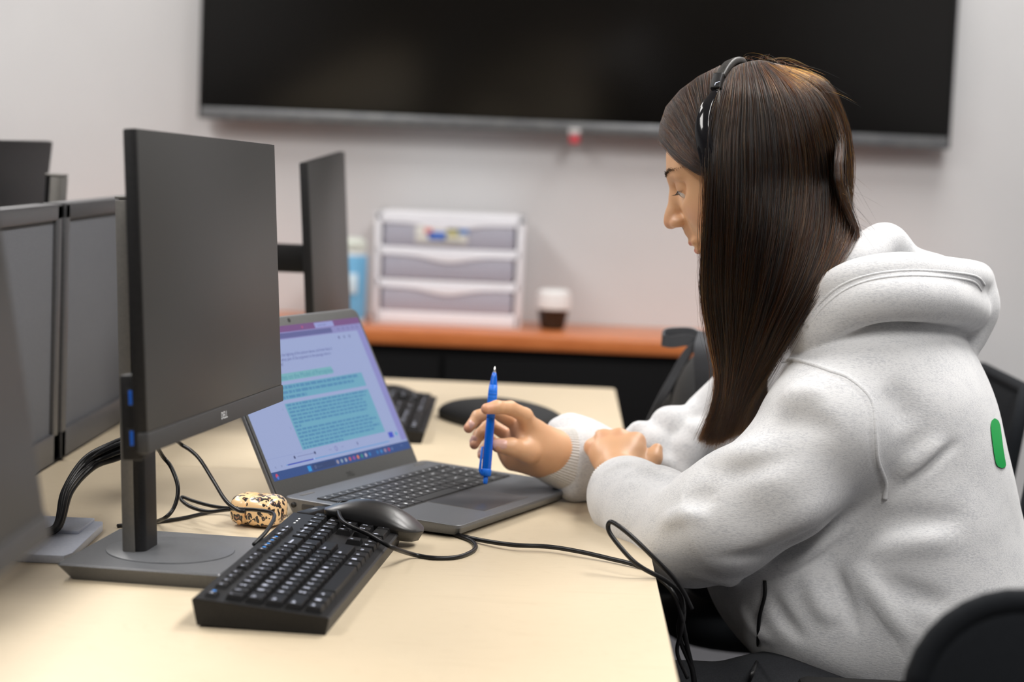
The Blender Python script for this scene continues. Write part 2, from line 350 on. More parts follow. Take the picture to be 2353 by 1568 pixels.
# ================================================================== monitors
def make_monitor(name, label, group='flat monitors on the desks'):
    """frame: origin on the desk under the panel centre, panel faces +X, its width runs along Y"""
    t = thing(name, label, 'monitor', group=group)
    Wm, Hm = .488, .292
    # base plate with undercut rim
    def ring(x0, y0, x1, y1, z): return [(x, y, z) for x, y in rrect(x0, y0, x1, y1, .004, 3)]
    bx0, bx1, by0, by1 = -.131, .037, -.093, .099
    R0 = ring(bx0+.012, by0+.010, bx1-.012, by1-.010, .0); R1 = ring(bx0, by0, bx1, by1, .0155); R2 = ring(bx0+.0015, by0+.0015, bx1-.0015, by1-.0015, .0175)
    n = len(R0); V = R0+R1+R2; F = [tuple(range(n-1, -1, -1)), tuple(range(2*n, 3*n))]
    for r in range(2):
        for k in range(n): F.append((r*n+k, r*n+(k+1) % n, (r+1)*n+(k+1) % n, (r+1)*n+k))
    base = new('base', V, F, M['stand'], t, True); flat_normals(base, 25)
    el = [(-.044+.066*math.cos(a), .004+.068*math.sin(a)) for a in np.linspace(0, 2*PI, 64, endpoint=False)]
    prism('swivel_disc', el, .0172, .0187, M['stand'], base, .0008, 2)
    # pole: dark oval core, grey edge strips
    pole = prism('pole', [(x, y) for x, y in rrect(-.093, -.026, -.071, .026, .010, 6)], .017, .385, M['black'], t, .001, 1)
    box('edge_strip', (-.0865, -.0262, .2), (.0125, .004, .366), M['pole_grey'], pole, .001)
    box('edge_strip', (-.0865, .0262, .2), (.0125, .004, .366), M['pole_grey'], pole, .001)
    box('back_cover', (-.0925, 0, .2), (.004, .05, .366), M['pole_grey'], pole, .001)
    box('pole_cap', (-.083, 0, .3855), (.023, .053, .003), M['pole_grey'], pole, .001)
    prism('cable_hole', [(.012*math.cos(a), .012*math.sin(a)) for a in np.linspace(0, 2*PI, 20, endpoint=False)], -.0945, -.0935, M['port'], pole, 0, 1, 'X').location = (0, 0, .11)
    pole.location = (.008, .004, 0); pole.rotation_euler = (0, -.045, 0)
    # panel, tilted
    pan = bpy.data.objects.new('panel_head', None)
    tl, mr = .0667, -.021
    mt = Matrix.Translation((0.0, 0, .30)) @ Matrix.Rotation(mr, 4, 'X') @ Matrix.Rotation(-tl, 4, 'Y')
    bpy.data.objects.remove(pan)
    hs = box('housing', (0, 0, 0), (.0125, Wm, Hm), M['black'], t, .002)
    hs.matrix_local = mt @ Matrix.Translation((-.0068, 0, 0))
    scr = box('screen', (0, 0, 0), (.0016, Wm-.0015, Hm-.019), M['screen_off'], t, .0004); scr.matrix_local = mt @ Matrix.Translation((-.0002, 0, .009))
    bz = box('chin_bezel', (0, 0, 0), (.011, Wm+.0035, .0195), M['dark'], t, .002); bz.matrix_local = mt @ Matrix.Translation((-.0035, 0, -Hm/2+.0085))
    for k in range(5):
        q = box('button', (-.004, Wm/2-.03-k*.0125, -.0105), (.004, .0075, .002), M['black'], bz, .0004)
    V, F = text_mesh('DELL', .0105)
    lg = new('logo', [(0.0058, v.x, v.y) for v in V], F, M['legend_grey'], bz)
    bk = prism('back_cover', rrect(-.15, -.085, .15, .085, .02, 5), -.040, -.0125, M['black'], t, .006, 2, 'X'); bk.matrix_local = mt
    # arm to the pole and the side port block
    ar = box('arm', (0, 0, 0), (.05, .04, .06), M['black'], t, .006); ar.location = (-.062, 0, .30)
    pb = box('port_block', (0, 0, 0), (.020, .03, .078), M['black'], t, .002); pb.matrix_local = mt @ Matrix.Translation((-.0165, -Wm/2+.022, -.115))
    for k in (-1, 1):
        s = box('socket', (-.0, -.0152, k*.0185), (.009, .0008, .018), M['port'], pb, .0003)
        box('tongue', (.0005, -.0158, k*.0185), (.004, .001, .0135), M['usb_blue'], pb, .0003)
    return t
mon = make_monitor('monitor', 'slim black monitor on a grey stand between the near keyboard and the partition')
MX, MY, MT = -.361+.488/2*math.sin(.1094)-.012, 1.773+.488/2*math.cos(.1094), .1094
mon.location = (MX, MY, TH); mon.rotation_euler = (0, 0, -MT)
def monitor_at(x, y, rz, label, dz=0, tilt=0, roll=0):
    o = copy_tree(mon); o.location = (x, y, TH+dz); o.rotation_euler = (0, 0, rz); o['label'] = label
    T = Matrix.Translation((0, 0, .30+dz)) @ Matrix.Rotation(roll, 4, 'X') @ Matrix.Rotation(-tilt, 4, 'Y') @ Matrix.Translation((0, 0, -.30))
    for ch in o.children:
        if ch.name.split('.')[0] in ('housing', 'screen', 'chin_bezel', 'back_cover', 'port_block'): ch.matrix_local = T @ ch.matrix_local
    o.location.z = TH
    return o
monitor_at(-.381, 1.146, -.0, 'black monitor with its stand out of view, closest to the lens and out of focus', 0, .105, .02)
monitor_at(-.368, 3.195, -.0, 'distant monitor seen nearly edge-on beyond the laptop, by the drawer unit', -.022, .0, .055)
for ch_ in [c_ for c_ in C.objects if c_.parent is not None and str(c_.parent.get('label', '')).startswith('distant monitor')]:
    if ch_.name.startswith('pole'): ch_.location.x -= .02
    if ch_.name.startswith('arm'): ch_.location.z -= .042; ch_.location.x -= .004; ch_.scale = (1.7, .8, .75)
monitor_at(-.845, 2.955, PI+.02, 'dark monitor standing on the other side of the grey partition', -.015, .03, .02)

# ================================================================== full-size keyboards
def legend(parent, s, size, cx, cy, z, m, right=(0, 1), up=(-1, 0)):
    V, F = text_mesh(s, size)
    return new('legend', [(cx+v.x*right[0]+v.y*up[0], cy+v.x*right[1]+v.y*up[1], z) for v in V], F, m, parent)
_kc = {}
def keycap_mesh(sx, sy, h, m, inset=.0022, key='k'):
    """a tapered cap, base centre at the origin"""
    kk = (round(sx, 5), round(sy, 5), h, m.name, inset)
    if kk not in _kc:
        a, b = sx/2, sy/2; V = []
        for q, z in ((0, 0), (inset*.75, h-.0006), (inset, h)):
            V += [(-a+q, -b+q, z), (a-q, -b+q, z), (a-q, b-q, z), (-a+q, b-q, z)]
        F = [(3, 2, 1, 0), (8, 9, 10, 11)]
        for r in range(2):
            for k in range(4): F.append((r*4+k, r*4+(k+1) % 4, (r+1)*4+(k+1) % 4, (r+1)*4+k))
        me = bpy.data.meshes.new('key'); me.from_pydata(V, [], F); me.materials.append(m); _kc[kk] = me
    return _kc[kk]
U = .01905
ROWS = [
 [('Esc', 1), (None, 1)] + [('F%d' % i, 1) for i in (1, 2, 3, 4)] + [(None, .5)] + [('F%d' % i, 1) for i in (5, 6, 7, 8)] + [(None, .5)] + [('F%d' % i, 1) for i in (9, 10, 11, 12)] + [(None, .25), ('PrtSc', 1), ('ScrLk', 1), ('Pause', 1)],
 [(c, 1) for c in '` 1 2 3 4 5 6 7 8 9 0 - ='.split()] + [('Backspace', 2), (None, .25), ('Ins', 1), ('Home', 1), ('PgUp', 1), (None, .25), ('Num', 1), ('/', 1), ('*', 1), ('-', 1)],
 [('Tab', 1.5)] + [(c, 1) for c in 'QWERTYUIOP[]'] + [('\\', 1.5), (None, .25), ('Del', 1), ('End', 1), ('PgDn', 1), (None, .25), ('7', 1), ('8', 1), ('9', 1), ('+', 1, 2)],
 [('Caps', 1.75)] + [(c, 1) for c in "ASDFGHJKL;'"] + [('Enter', 2.25), (None, 3.5), ('4', 1), ('5', 1), ('6', 1)],
 [('Shift', 2.25)] + [(c, 1) for c in 'ZXCVBNM,./'] + [('Shift', 2.75), (None, 1.25), ('^', 1), (None, 1.25), ('1', 1), ('2', 1), ('3', 1), ('Enter', 1, 2)],
 [('Ctrl', 1.25), ('#', 1.25), ('Alt', 1.25), ('', 6.25), ('Alt', 1.25), ('#', 1.25), ('=', 1.25), ('Ctrl', 1.25), (None, .25), ('<', 1), ('v', 1), ('>', 1), (None, .25), ('0', 2), ('.', 1)]]
def make_keyboard(label):
    t = thing('keyboard', label, 'keyboard', group='black desktop keyboards')
    Lk, Dk = .442, .127
    # wedge case: x toward the user, y along
    pr = [(0, .002), (Dk, .0), (Dk, .0165), (Dk-.002, .018), (.002, .0285), (0, .027)]
    bm = bmesh.new(); a = [bm.verts.new((x, 0.0, z)) for x, z in pr]; bvs = [bm.verts.new((x, Lk, z)) for x, z in pr]
    bm.faces.new(a); bm.faces.new(bvs[::-1])
    for k in range(len(pr)): bm.faces.new((a[k], a[(k+1) % len(pr)], bvs[(k+1) % len(pr)], bvs[k]))
    bmesh.ops.recalc_face_normals(bm, faces=bm.faces)
    # undercut the sides a little
    for v in bm.verts:
        if v.co.z < .01: v.co.y += .006 if v.co.y < .1 else -.006; v.co.x += .004 if v.co.x < .05 else -.004
    cs = link_bm('case', bm, M['kbcase'], t)
    slope = -math.atan2(.0105, Dk-.004)
    def zt(x): return .0285-.0105*(x-.002)/(Dk-.004)
    led = [cs]
    for k in range(3): box('indicator_light', (.0145, .385+k*.0125, zt(.0145)+.0002), (.002, .0045, .0006), M['legend_grey'], t, .0001)
    V, F = text_mesh('DELL', .006)
    for ri, row in enumerate(ROWS):
        y = .0085; x = .0145 if ri == 0 else .0365+(ri-1)*.0184
        for k in row:
            wk = k[1]*U*.992
            if k[0] is not None:
                tall = len(k) > 2
                sx = .0118 if ri == 0 else (.0184+.0166 if tall else .0166)
                h = .0045 if ri == 0 else .0062
                cx = x+(.0092 if tall else 0)
                o = bpy.data.objects.new('key', keycap_mesh(sx, wk-.0018, h, M['keycap'])); C.objects.link(o); o.parent = t
                o.location = (cx, y+wk/2, zt(cx)-.0006); o.rotation_euler = (0, -slope, 0)
                s = k[0]
                if s:
                    small = len(s) > 1
                    s2 = {'#': '\u25a0'}.get(s, s)
                    if s == '#':
                        lm = new('legend', [(-.001-a*.0+dx, -wk/2+.006+dy, h+.0002) for a in (0,) for dx, dy in ((-.0028, -.0022), (.0022, -.0022), (.0022, .0028), (-.0028, .0028))], [(0, 1, 2, 3)], M['legend'], o)
                    else:
                        sz = .0034 if ri == 0 else (.0042 if small else .0072)
                        V, F = text_mesh(s2, sz, .035); w2 = (max(v.x for v in V)-min(v.x for v in V))/2
                        yy = -wk/2+.0045+w2 if ri else -.0035+ (w2-.002)
                        new('legend', [(-.0015*(ri > 0)-v.y, yy+v.x, h+.00015) for v in V], F, M['legend'], o)
                    if (ri == 0 and s in ('Esc', 'F9', 'F10', 'F11', 'F12')) or (ri == 1 and s in ('PgUp', 'Home', 'Ins')) and False:
                        q = new('legend', [(-.001, .002, h+.0002), (.0022, .002, h+.0002), (.0022, .006, h+.0002), (-.001, .006, h+.0002)], [(0, 1, 2, 3)], M['legend_blue'], o); q['label'] = 'blue function mark'
                    if ri in (1,) and s in ('Backspace',): pass
            y += wk
    return t
kb = make_keyboard('black keyboard lying lengthwise on the near desk, a mouse resting on its end')
kb.location = (-.320, 1.7677, TH); kb.rotation_euler = (0, 0, -.0715)
# ================================================================== mouse
def make_mouse(label):
    t = thing('mouse', label, 'mouse', group='black computer mice')
    # long axis along X (0 front .. .113 palm), y width, z height
    nx, na = 30, 28; V = []; F = []
    for i in range(nx+1):
        s = i/nx; x = .113*s
        hw = .0305*(1-abs(2*s-1)**3.2)**.42*(.93+.1*s); top = .037*(1-abs(1.86*s-1.0)**2.5)**.5 if s < .98 else 0
        top = .006+.030*math.sin(min(1, max(0, s))*PI*.92+.12)**.75 if 0 < s < 1 else .006
        for k in range(na+1):
            a = PI*k/na; V.append((x, hw*math.cos(a)*(1 if 1 else 1), .013+max(0, (top-.013))*math.sin(a)**.8*1))
    for i in range(nx):
        for k in range(na): F.append((i*(na+1)+k, (i+1)*(na+1)+k, (i+1)*(na+1)+k+1, i*(na+1)+k+1))
    new('shell', V, F, M['mouse'], t, True)
    V = []; F = []
    for i in range(nx+1):
        s = i/nx; x = .113*s; hw = .0305*(1-abs(2*s-1)**3.2)**.42*(.93+.1*s)
        for q, z in ((1.0, .0128), (.985, .0118), (.86, .0), (0, 0), (-.86, 0), (-.985, .0118), (-1.0, .0128)):
            V.append((.0565+(x-.0565)*(1 if z > .01 else .93), hw*q, z))
    for i in range(nx):
        for k in range(6): F.append((i*7+k, i*7+k+1, (i+1)*7+k+1, (i+1)*7+k))
    new('underside', V, F, M['mouse2'], t, True)
    wv, wf = tube_data([(.024, -.0035, .020), (.024, .0035, .020)], .0085, 20)
    new('scroll_wheel', wv, wf, M['black'], t, True)
    return t
M['mouse'] = noise_mat('mouse_shell', (.012, .012, .013), (.015, .015, .016), 500, .32, bump=.15, bscale=2600, Coat_Weight=.5, Coat_Roughness=.28)
M['mouse2'] = noise_mat('mouse_base', (.03, .029, .027), (.035, .034, .032), 500, .42)
ms = make_mouse('black mouse with glossy curved back resting against the near keyboard')
mouse_front = PZ(800, 1190, .76)
ms.location = (-.2535, 2.210, TH+.0240); ms.rotation_euler = (0, .15, -.20); ms.scale = (1.04, 1, .9)
# ================================================================== laptop
lt = thing('laptop', 'open grey laptop showing a document with highlighted text, on the near desk', 'laptop', (-.3159, 2.3338, TH), -.4171)
LW, LD = .357, .235
zb, zf = .0236, .0158
def zl(x): return zb+(zf-zb)*x/LD
V = []; F = []
outl = rrect(0, 0, LD, LW, .009, 4)
n = len(outl)
for q, dz in ((.006, None), (.0, -.004), (.0, -.0008), (.0008, 0)):
    for x, y in outl:
        xx = LD/2+(x-LD/2)*(1-2*q/LD); yy = LW/2+(y-LW/2)*(1-2*q/LW)
        V.append((xx, yy, (.0035 if dz is None else zl(x)+dz)))
F = [tuple(range(n-1, -1, -1)), tuple(range(3*n, 4*n))]
for r in range(3):
    for k in range(n): F.append((r*n+k, r*n+(k+1) % n, (r+1)*n+(k+1) % n, (r+1)*n+k))
bs = new('base', V, F, M['laptop'], lt, True); flat_normals(bs, 30)
for x, y in ((.02, .03), (.02, LW-.03), (LD-.03, .03), (LD-.03, LW-.03)): box('foot', (x, y, .002), (.008, .03, .0045), M['black'], lt, .0005)
sl = math.atan2(zb-zf, LD)
# keyboard well and keys
LR = [
 [('esc', 1)] + [('F%d' % i, 1) for i in range(1, 13)] + [('prt', 1), ('del', 1), ('pwr', 1), (None, .15), ('hm', .95), ('end', .95)],
 [(c, 1) for c in '` 1 2 3 4 5 6 7 8 9 0 - ='.split()] + [('bksp', 2), (None, .15), ('num', .95), ('/', .95), ('*', .95)],
 [('tab', 1.5)] + [(c, 1) for c in 'QWERTYUIOP[]'] + [('\\', 1.5), (None, .15), ('7', .95), ('8', .95), ('9', .95)],
 [('caps', 1.75)] + [(c, 1) for c in "ASDFGHJKL;'"] + [('enter', 2.25), (None, .15), ('4', .95), ('5', .95), ('6', .95)],
 [('shift', 2.25)] + [(c, 1) for c in 'ZXCVBNM,./'] + [('shift', 2.75), (None, .15), ('1', .95), ('2', .95), ('3', .95)],
 [('ctrl', 1.25), ('fn', 1), ('#', 1), ('alt', 1), ('', 5.75), ('alt', 1), ('ctrl', 1), ('<', 1), ('v', 1), ('>', 1), (None, .15), ('0', 1.9), ('.', .95)]]
kx0 = .043; pitch = .0176
wl = box('key_well', (0, 0, 0), (pitch*5.95, .325, .0010), M['port'], lt, .0003); wl.rotation_euler = (0, sl, 0); wl.location = (kx0+pitch*2.62, LW/2-.002, zl(kx0+pitch*2.62)-.0004)
for ri, row in enumerate(LR):
    tot = sum(k[1] for k in row); uu = .322/tot; y = LW/2-.002-.161
    x = kx0+ri*pitch*.985+(.001 if ri else 0)
    for k in row:
        wk = k[1]*uu
        if k[0] is not None:
            sx = .0128 if ri == 0 else .0158
            o = bpy.data.objects.new('key', keycap_mesh(sx, wk-.0019, .0016, M['lkey'], .0003)); C.objects.link(o); o.parent = lt
            o.location = (x, y+wk/2, zl(x)-.0001); o.rotation_euler = (0, sl, 0)
            s = k[0]
            if s == '#': new('legend', [(dx, dy, .00172) for dx, dy in ((-.002, -.002), (.002, -.002), (.002, .002), (-.002, .002))], [(0, 1, 2, 3)], M['legend_grey'], o)
            elif s:
                V, F = text_mesh(s, .0052 if len(s) == 1 else .0034, .035)
                new('legend', [(-v.y, v.x, .00172) for v in V], F, M['legend_grey'], o)
        y += wk
tb = box('touchpad_rim', (0, 0, 0), (.0795, .1235, .0008), M['pole_grey'], lt, .0003); tb.rotation_euler = (0, sl, 0); tb.location = (.180, LW/2-.018, zl(.180)-.0002)
tp = box('touchpad', (0, 0, 0), (.078, .122, .0008), M['pad'], lt, .0003); tp.rotation_euler = (0, sl, 0); tp.location = (.180, LW/2-.018, zl(.180))
hp = box('hinge_mark', (.012, .034, zl(.012)+.0002), (.005, .028, .0006), M['pole_grey'], lt, .0002)
hp = box('hinge_mark', (.012, LW-.034, zl(.012)+.0002), (.005, .028, .0006), M['pole_grey'], lt, .0002)
# left side ports (the side facing the lens)
wv, wf = tube_data([(.014, -.0006, .0148), (.014, .002, .0148)], .0032, 20); new('audio_jack', wv, wf, M['port'], lt, True)
pt_ = box('display_port', (.034, .0004, .0138), (.0165, .0016, .0062), M['dark'], lt, .0004); box('slot', (0, -.0008, 0), (.014, .0012, .0042), M['port'], pt_, .0003)
box('data_port', (.092, .0004, .0122), (.0145, .0016, .0062), M['port'], lt, .0004)
# plugged lead
pl = thing('cable_plug', 'black data plug pushed into the side of the laptop, above the near keyboard', 'plug', (-.3159, 2.3338, TH), -.4171)
# lid
LANG = math.radians(27.5); LH = .236
lid_m = Matrix.Translation((-.0045, 0, .013)) @ Matrix.Rotation(-LANG, 4, 'Y')       # local: x thickness, y width, z height
def lid_obj(o, off=(0, 0, 0)): o.matrix_local = lid_m @ Matrix.Translation(off); return o
def yz_prism(name, outline, x0, x1, m, bev=.0008):
    return prism(name, outline, x0, x1, m, lt, bev, 2, 'X')
lid_obj(yz_prism('lid', rrect(0, 0, LW, LH, .010, 5), -.006, -.0015, M['laptop']))
lid_obj(yz_prism('screen_bezel', rrect(.002, .0015, LW-.002, LH-.002, .009, 5), -.0015, .0006, M['bezel'], .0004))
wv, wf = tube_data([(-.006, .03, .014), (-.006, LW-.03, .014)], .0058, 14); new('hinge', wv, wf, M['dark'], lt, True)
cm = lid_obj(yz_prism('webcam', [(LW/2+.003*math.cos(a), LH-.0075+.003*math.sin(a)) for a in np.linspace(0, 2*PI, 16, endpoint=False)], .0004, .0009, M['port'], 0))
V, F = text_mesh('DELL', .009); lg = lid_obj(new('logo', [(.0008, LW/2+v.x, .015+v.y) for v in V], F, mat('logo_dark', (.02, .02, .02), .4), lt))
# the lit picture: flat coloured print on the glass, u to the right 0..1, v up 0..1
SX0, SX1, SZ0, SZ1 = .0065, LW-.0065, .0285, .0285+.1935
cols = {}; sv = []; sf = []; smi = []; smats = []
def emis(col, e=1.0):
    k = (col, e)
    if k not in cols:
        m = mat('display_colour', (.01, .01, .012), .35); b = m.node_tree.nodes['Principled BSDF']
        b.inputs['Emission Color'].default_value = (*col, 1); b.inputs['Emission Strength'].default_value = e
        cols[k] = len(smats); smats.append(m)
    return cols[k]
_layer = [0]
def srect(u0, v0, u1, v1, col, e=1.0, lay=1):
    x = .0007+lay*.00006; i = len(sv)
    y0, y1 = SX0+(SX1-SX0)*u0, SX0+(SX1-SX0)*u1; z0, z1 = SZ0+(SZ1-SZ0)*v0, SZ0+(SZ1-SZ0)*v1
    sv.extend([(x, y0, z0), (x, y1, z0), (x, y1, z1), (x, y0, z1)]); sf.append((i, i+1, i+2, i+3)); smi.append(emis(col, e))
def stext(s, u, v, size, col, lay=3, bold=0):
    V, F = text_mesh(s, size); i = len(sv); x = .0007+lay*.00006
    x0 = min(q.x for q in V)
    sv.extend([(x, SX0+(SX1-SX0)*u+q.x-x0, SZ0+(SZ1-SZ0)*v+q.y) for q in V]); sf.extend([tuple(a+i for a in f) for f in F]); smi.extend([emis(col)]*len(F))
def sdisc(u, v, r, col, lay=3, n=12, hole=0):
    i = len(sv); x = .0007+lay*.00006; cy = SX0+(SX1-SX0)*u; cz = SZ0+(SZ1-SZ0)*v
    if hole:
        for a in range(n):
            for rr in (r, r*hole): sv.append((x, cy+rr*math.cos(2*PI*a/n), cz+rr*math.sin(2*PI*a/n)))
        for a in range(n): b_ = (a+1) % n; sf.append((i+2*a, i+2*b_, i+2*b_+1, i+2*a+1)); smi.append(emis(col))
    else:
        for a in range(n): sv.append((x, cy+r*math.cos(2*PI*a/n), cz+r*math.sin(2*PI*a/n)))
        sf.append(tuple(range(i, i+n))); smi.append(emis(col))
PAGE = (.285, .345, .57); INK = (.10, .12, .30); TEAL = (.12, .34, .47); TEALD = (.06, .22, .40); PURP = (.155, .06, .20)
srect(0, 0, 1, 1, PAGE, 1, 0)
srect(0, .955, 1, 1, PURP); srect(.66, .957, .80, .995, (.27, .30, .58), 1, 2); stext('Lesson Notes', .68, .975, .0040, INK, 3); sdisc(.57, .976, .0016, (.5, .08, .2), 3)
srect(0, .905, 1, .955, (.22, .22, .46)); srect(.06, .912, .77, .948, (.09, .10, .27), 1, 2)
for k in range(5): sdisc(.82+k*.036, .93, .0022, (.12, .12, .32), 3, 10, .6)
stext('docs/reading', .1, .93, .0042, (.2, .22, .45), 3)
srect(.955, .07, 1, .905, (.22, .22, .50))
for k in range(3): sdisc(.80+k*.04, .87, .0022, (.10, .11, .28), 3, 10, .5 if k else 0)
rs = random.Random(3)
def line(u0, u1, v, h, col, lay=3):
    u = u0
    while u < u1:
        wd = min(rs.uniform(.012, .045), u1-u); srect(u, v-h*rs.uniform(.42, .5), u+wd, v+h*rs.uniform(.4, .5), col, 1, lay); u += wd+.006
stext('What does the poet say about the lighting of the picture above, and how does it', .13, .800, .0062, (.075, .09, .28))
stext('look to the reader, and with what part of the argument in the passage does it', .13, .768, .0062, (.085, .10, .29))
stext('agree at the start of the text?', .13, .738, .0062, (.06, .07, .24))
srect(.13, .625, .66, .675, (.15, .38, .44)); stext('Opening Notes on the Model of Perception', .16, .648, .0098, (.06, .24, .34))
srect(.13, .50, .86, .60, TEAL, 1, 1)
for k in range(3): line(.14, (.82, .78, .42)[k], .582-k*.033, .021, TEALD)
srect(.25, .155, .86, .475, TEAL, 1, 1)
for k in range(13):
    e = .84 - (.5 if k == 6 else 0) - (.25 if k == 12 else 0) - rs.uniform(0, .05)
    line(.26, e, .462-k*.0245, .0155, TEALD)
for k in range(2): stext('%d' % (k+1), .225, .44-k*.13, .004, INK)
# player controls
sdisc(.47, .118, .0035, (.17, .18, .42), 3, 14, .7); stext('>', .468, .118, .0045, INK, 4); stext('<<', .42, .118, .005, (.15, .16, .4)); stext('>>', .51, .118, .005, (.15, .16, .4)); srect(.625, .108, .632, .13, INK, 1, 2)
srect(.2, .1195, .315, .1225, (.12, .13, .32)); sdisc(.18, .121, .002, (.02, .03, .12)); sdisc(.32, .121, .002, (.02, .03, .12)); 
srect(0, .142, .24, .1435, (.2, .24, .5), 1, 2)
srect(.11, .080, .86, .086, (.08, .28, .58), 1, 2); srect(.12, .079, .30, .087, (.02, .05, .40), 1, 3); sdisc(.30, .083, .0018, (.3, .4, .7), 4)
stext('<', .035, .083, .006, INK); stext('>', .075, .083, .006, INK)
srect(.875, .105, .91, .145, (.03, .06, .50), 1, 2); sdisc(.935, .125, .0028, (.06, .3, .5))
# task bar
srect(0, 0, 1, .058, (.012, .055, .21), 1, 1)
srect(.235, .010, .258, .046, (.01, .26, .62), 1, 2); srect(.27, .008, .43, .05, (.010, .035, .13), 1, 2); sdisc(.288, .029, .0022, (.12, .16, .3), 3, 10, .6); stext('Search', .30, .028, .0045, (.05, .09, .2), 3)
for k, c in enumerate([(.28, .25, .3), (.2, .3, .4), (.3, .32, .4), (.42, .08, .12), (.25, .05, .3), (.6, .16, .08), (.02, .22, .2), (.42, .38, .5), (.01, .16, .42), (.01, .15, .4), (.02, .2, .5), (.3, .2, .3), (.35, .03, .12)]):
    sdisc(.445+k*.030+(.03 if k > 8 else 0), .028, .0028, c, 2, 10)
sdisc(.028, .03, .003, (.5, .04, .1), 2); sdisc(.03, .018, .0022, (.05, .15, .5), 3)
stext('9:41', .93, .034, .004, (.15, .2, .4)); sdisc(.86, .028, .0018, (.12, .2, .4), 3)
ds = new('display', sv, sf, None, lt, mats=smats, mi=smi); lid_obj(ds); ds['label'] = 'lit screen with purple tabs, teal highlighted text and blue task bar'

# plug geometry in laptop coordinates
box('shell', (.060, -.012, .0150), (.0125, .026, .007), M['port'], pl, .001)
prism('grip', [(x, y) for x, y in rrect(-.0085, -.052, .0085, 0, .003, 3)], -.0045, .0045, M['cable'], pl, .0018, 2).matrix_local = Matrix.Translation((.060, -.004, .0150))
wv, wf = tube_data(spline([(.060, -.053, .0150), (.060, -.062, .011), (.0605, -.060, .0095)], 6), [.0034-.0000*k for k in range(13)], 10); new('strain_relief', wv, wf, M['cable'], pl, True)
for k in range(4): wv, wf = tube_data([(.060, -.056-k*.004, .0114-.0003*k), (.060, -.0575-k*.004, .0113-.0003*k)], .0041, 12); new('ridge', wv, wf, M['cable'], pl, True)
V, F = text_mesh('USB', .006); new('emblem', [(.060-v.y, -.028+v.x, 0.0199) for v in V], F, M['legend_grey'], pl)

# ================================================================== things on the far desk
k2 = copy_tree(kb); k2.location = (-.318, 2.955, TH); k2.rotation_euler = (0, 0, .02); k2['label'] = 'black keyboard on the far desk, mostly hidden by the laptop lid'
m2 = copy_tree(ms); m2.location = (-.365, 3.425, TH+.0); m2.rotation_euler = (0, 0, -.1); m2['label'] = 'black mouse on the far desk behind the laptop lid'
m2.location = (-.340, 3.43, TH)
# soft black pouch
def sheet_blob(name, outline, h, m, parent, z0, n=12):
    """a cushion-like closed form over an outline: rings shrink towards the centre while rising"""
    cx = sum(p[0] for p in outline)/len(outline); cy = sum(p[1] for p in outline)/len(outline); V = []; F = []; k = len(outline)
    for i in range(n+1):
        t = i/n; s = math.cos(t*PI/2)**.8 if i < n else 0.02
        for x, y in outline: V.append((cx+(x-cx)*s, cy+(y-cy)*s, z0+h*(.25+.75*math.sin(t*PI/2))))
    for x, y in outline: V.append((x*.99+cx*.01, y*.99+cy*.01, z0))
    for i in range(n):
        for j in range(k): F.append((i*k+j, i*k+(j+1) % k, (i+1)*k+(j+1) % k, (i+1)*k+j))
    for j in range(k): F.append(((n+1)*k+j, (n+1)*k+(j+1) % k, (j+1) % k, j))
    F.append(tuple(range(n*k, n*k+k))); F.append(tuple(range((n+2)*k-1, (n+1)*k-1, -1)))
    return new(name, V, F, m, parent, True)
M['softblack'] = noise_mat('soft_black_fabric', (.008, .0085, .01), (.016, .017, .019), 500, .8, bump=.4, bscale=700)
pc = thing('pouch', 'soft black leaf-shaped pouch on the far desk behind the hand with the pen', 'pouch', (-.085, 3.24, TH))
ol = []
for k in range(40):
    a = 2*PI*k/40; x = math.cos(a); y = math.sin(a)
    ol.append((.105*x*abs(x)**.15, (.10 if y > 0 else .12)*y*abs(math.sin(a))**.6))
sheet_blob('body', [(x, y-.04*x/.125) for x, y in ol], .038, M['softblack'], pc, 0)
tube('zip', [(x*.985, (y-.04*x/.125)*.985, .012) for x, y in ol[:21]], .0018, M['black'], pc, 6, 2)

# ================================================================== grey plate with a bundle of leads
pg = thing('cable_plate', 'light grey stepped desk plate under a thick bundle of black leads', 'cable plate', (-.56, 2.11, TH))
o = prism('plate', [(-.075, -.097), (.062, -.097), (.067, -.08), (.0615, .08), (.058, .095), (-.075, .095)], 0, .009, M['silver'], pg, .0015, 2)
box('step', (-.01, .055, .0105), (.118, .078, .004), M['silver'], pg, .001)
box('collar', (-.005, -.008, .012), (.03, .03, .008), M['black'], pg, .004)
for k in range(6):
    rr = random.Random(k); a = 2*PI*k/6; dx, dy = .011*math.cos(a), .011*math.sin(a)
    q0 = Vector((-.566+dx*.6, 2.105+dy*.6, TH+.013))
    pts = [q0, P(128+dx*300, 1215, 2.12+dy), P(155+dx*600, 1130+dy*500, 2.16+dy), P(205+dx*900, 1065+dx*700, 2.21), P(268+dx*200, 1035+dx*1500+dy*300, 2.22+dy), P(330, 1010+dx*1500, 2.20+dy), P(352, 940, 2.14+dy*.5)]
    pts = [q0 if i == 0 else v for i, v in enumerate(pts)]
    c = tube('lead', pts, .0042 if k < 4 else .003, M['cable'], None, 8, 8)
    tag(c, 'black lead of the thick bundle rising from the grey plate to the monitor', 'cable', 'bundled leads behind the monitor')

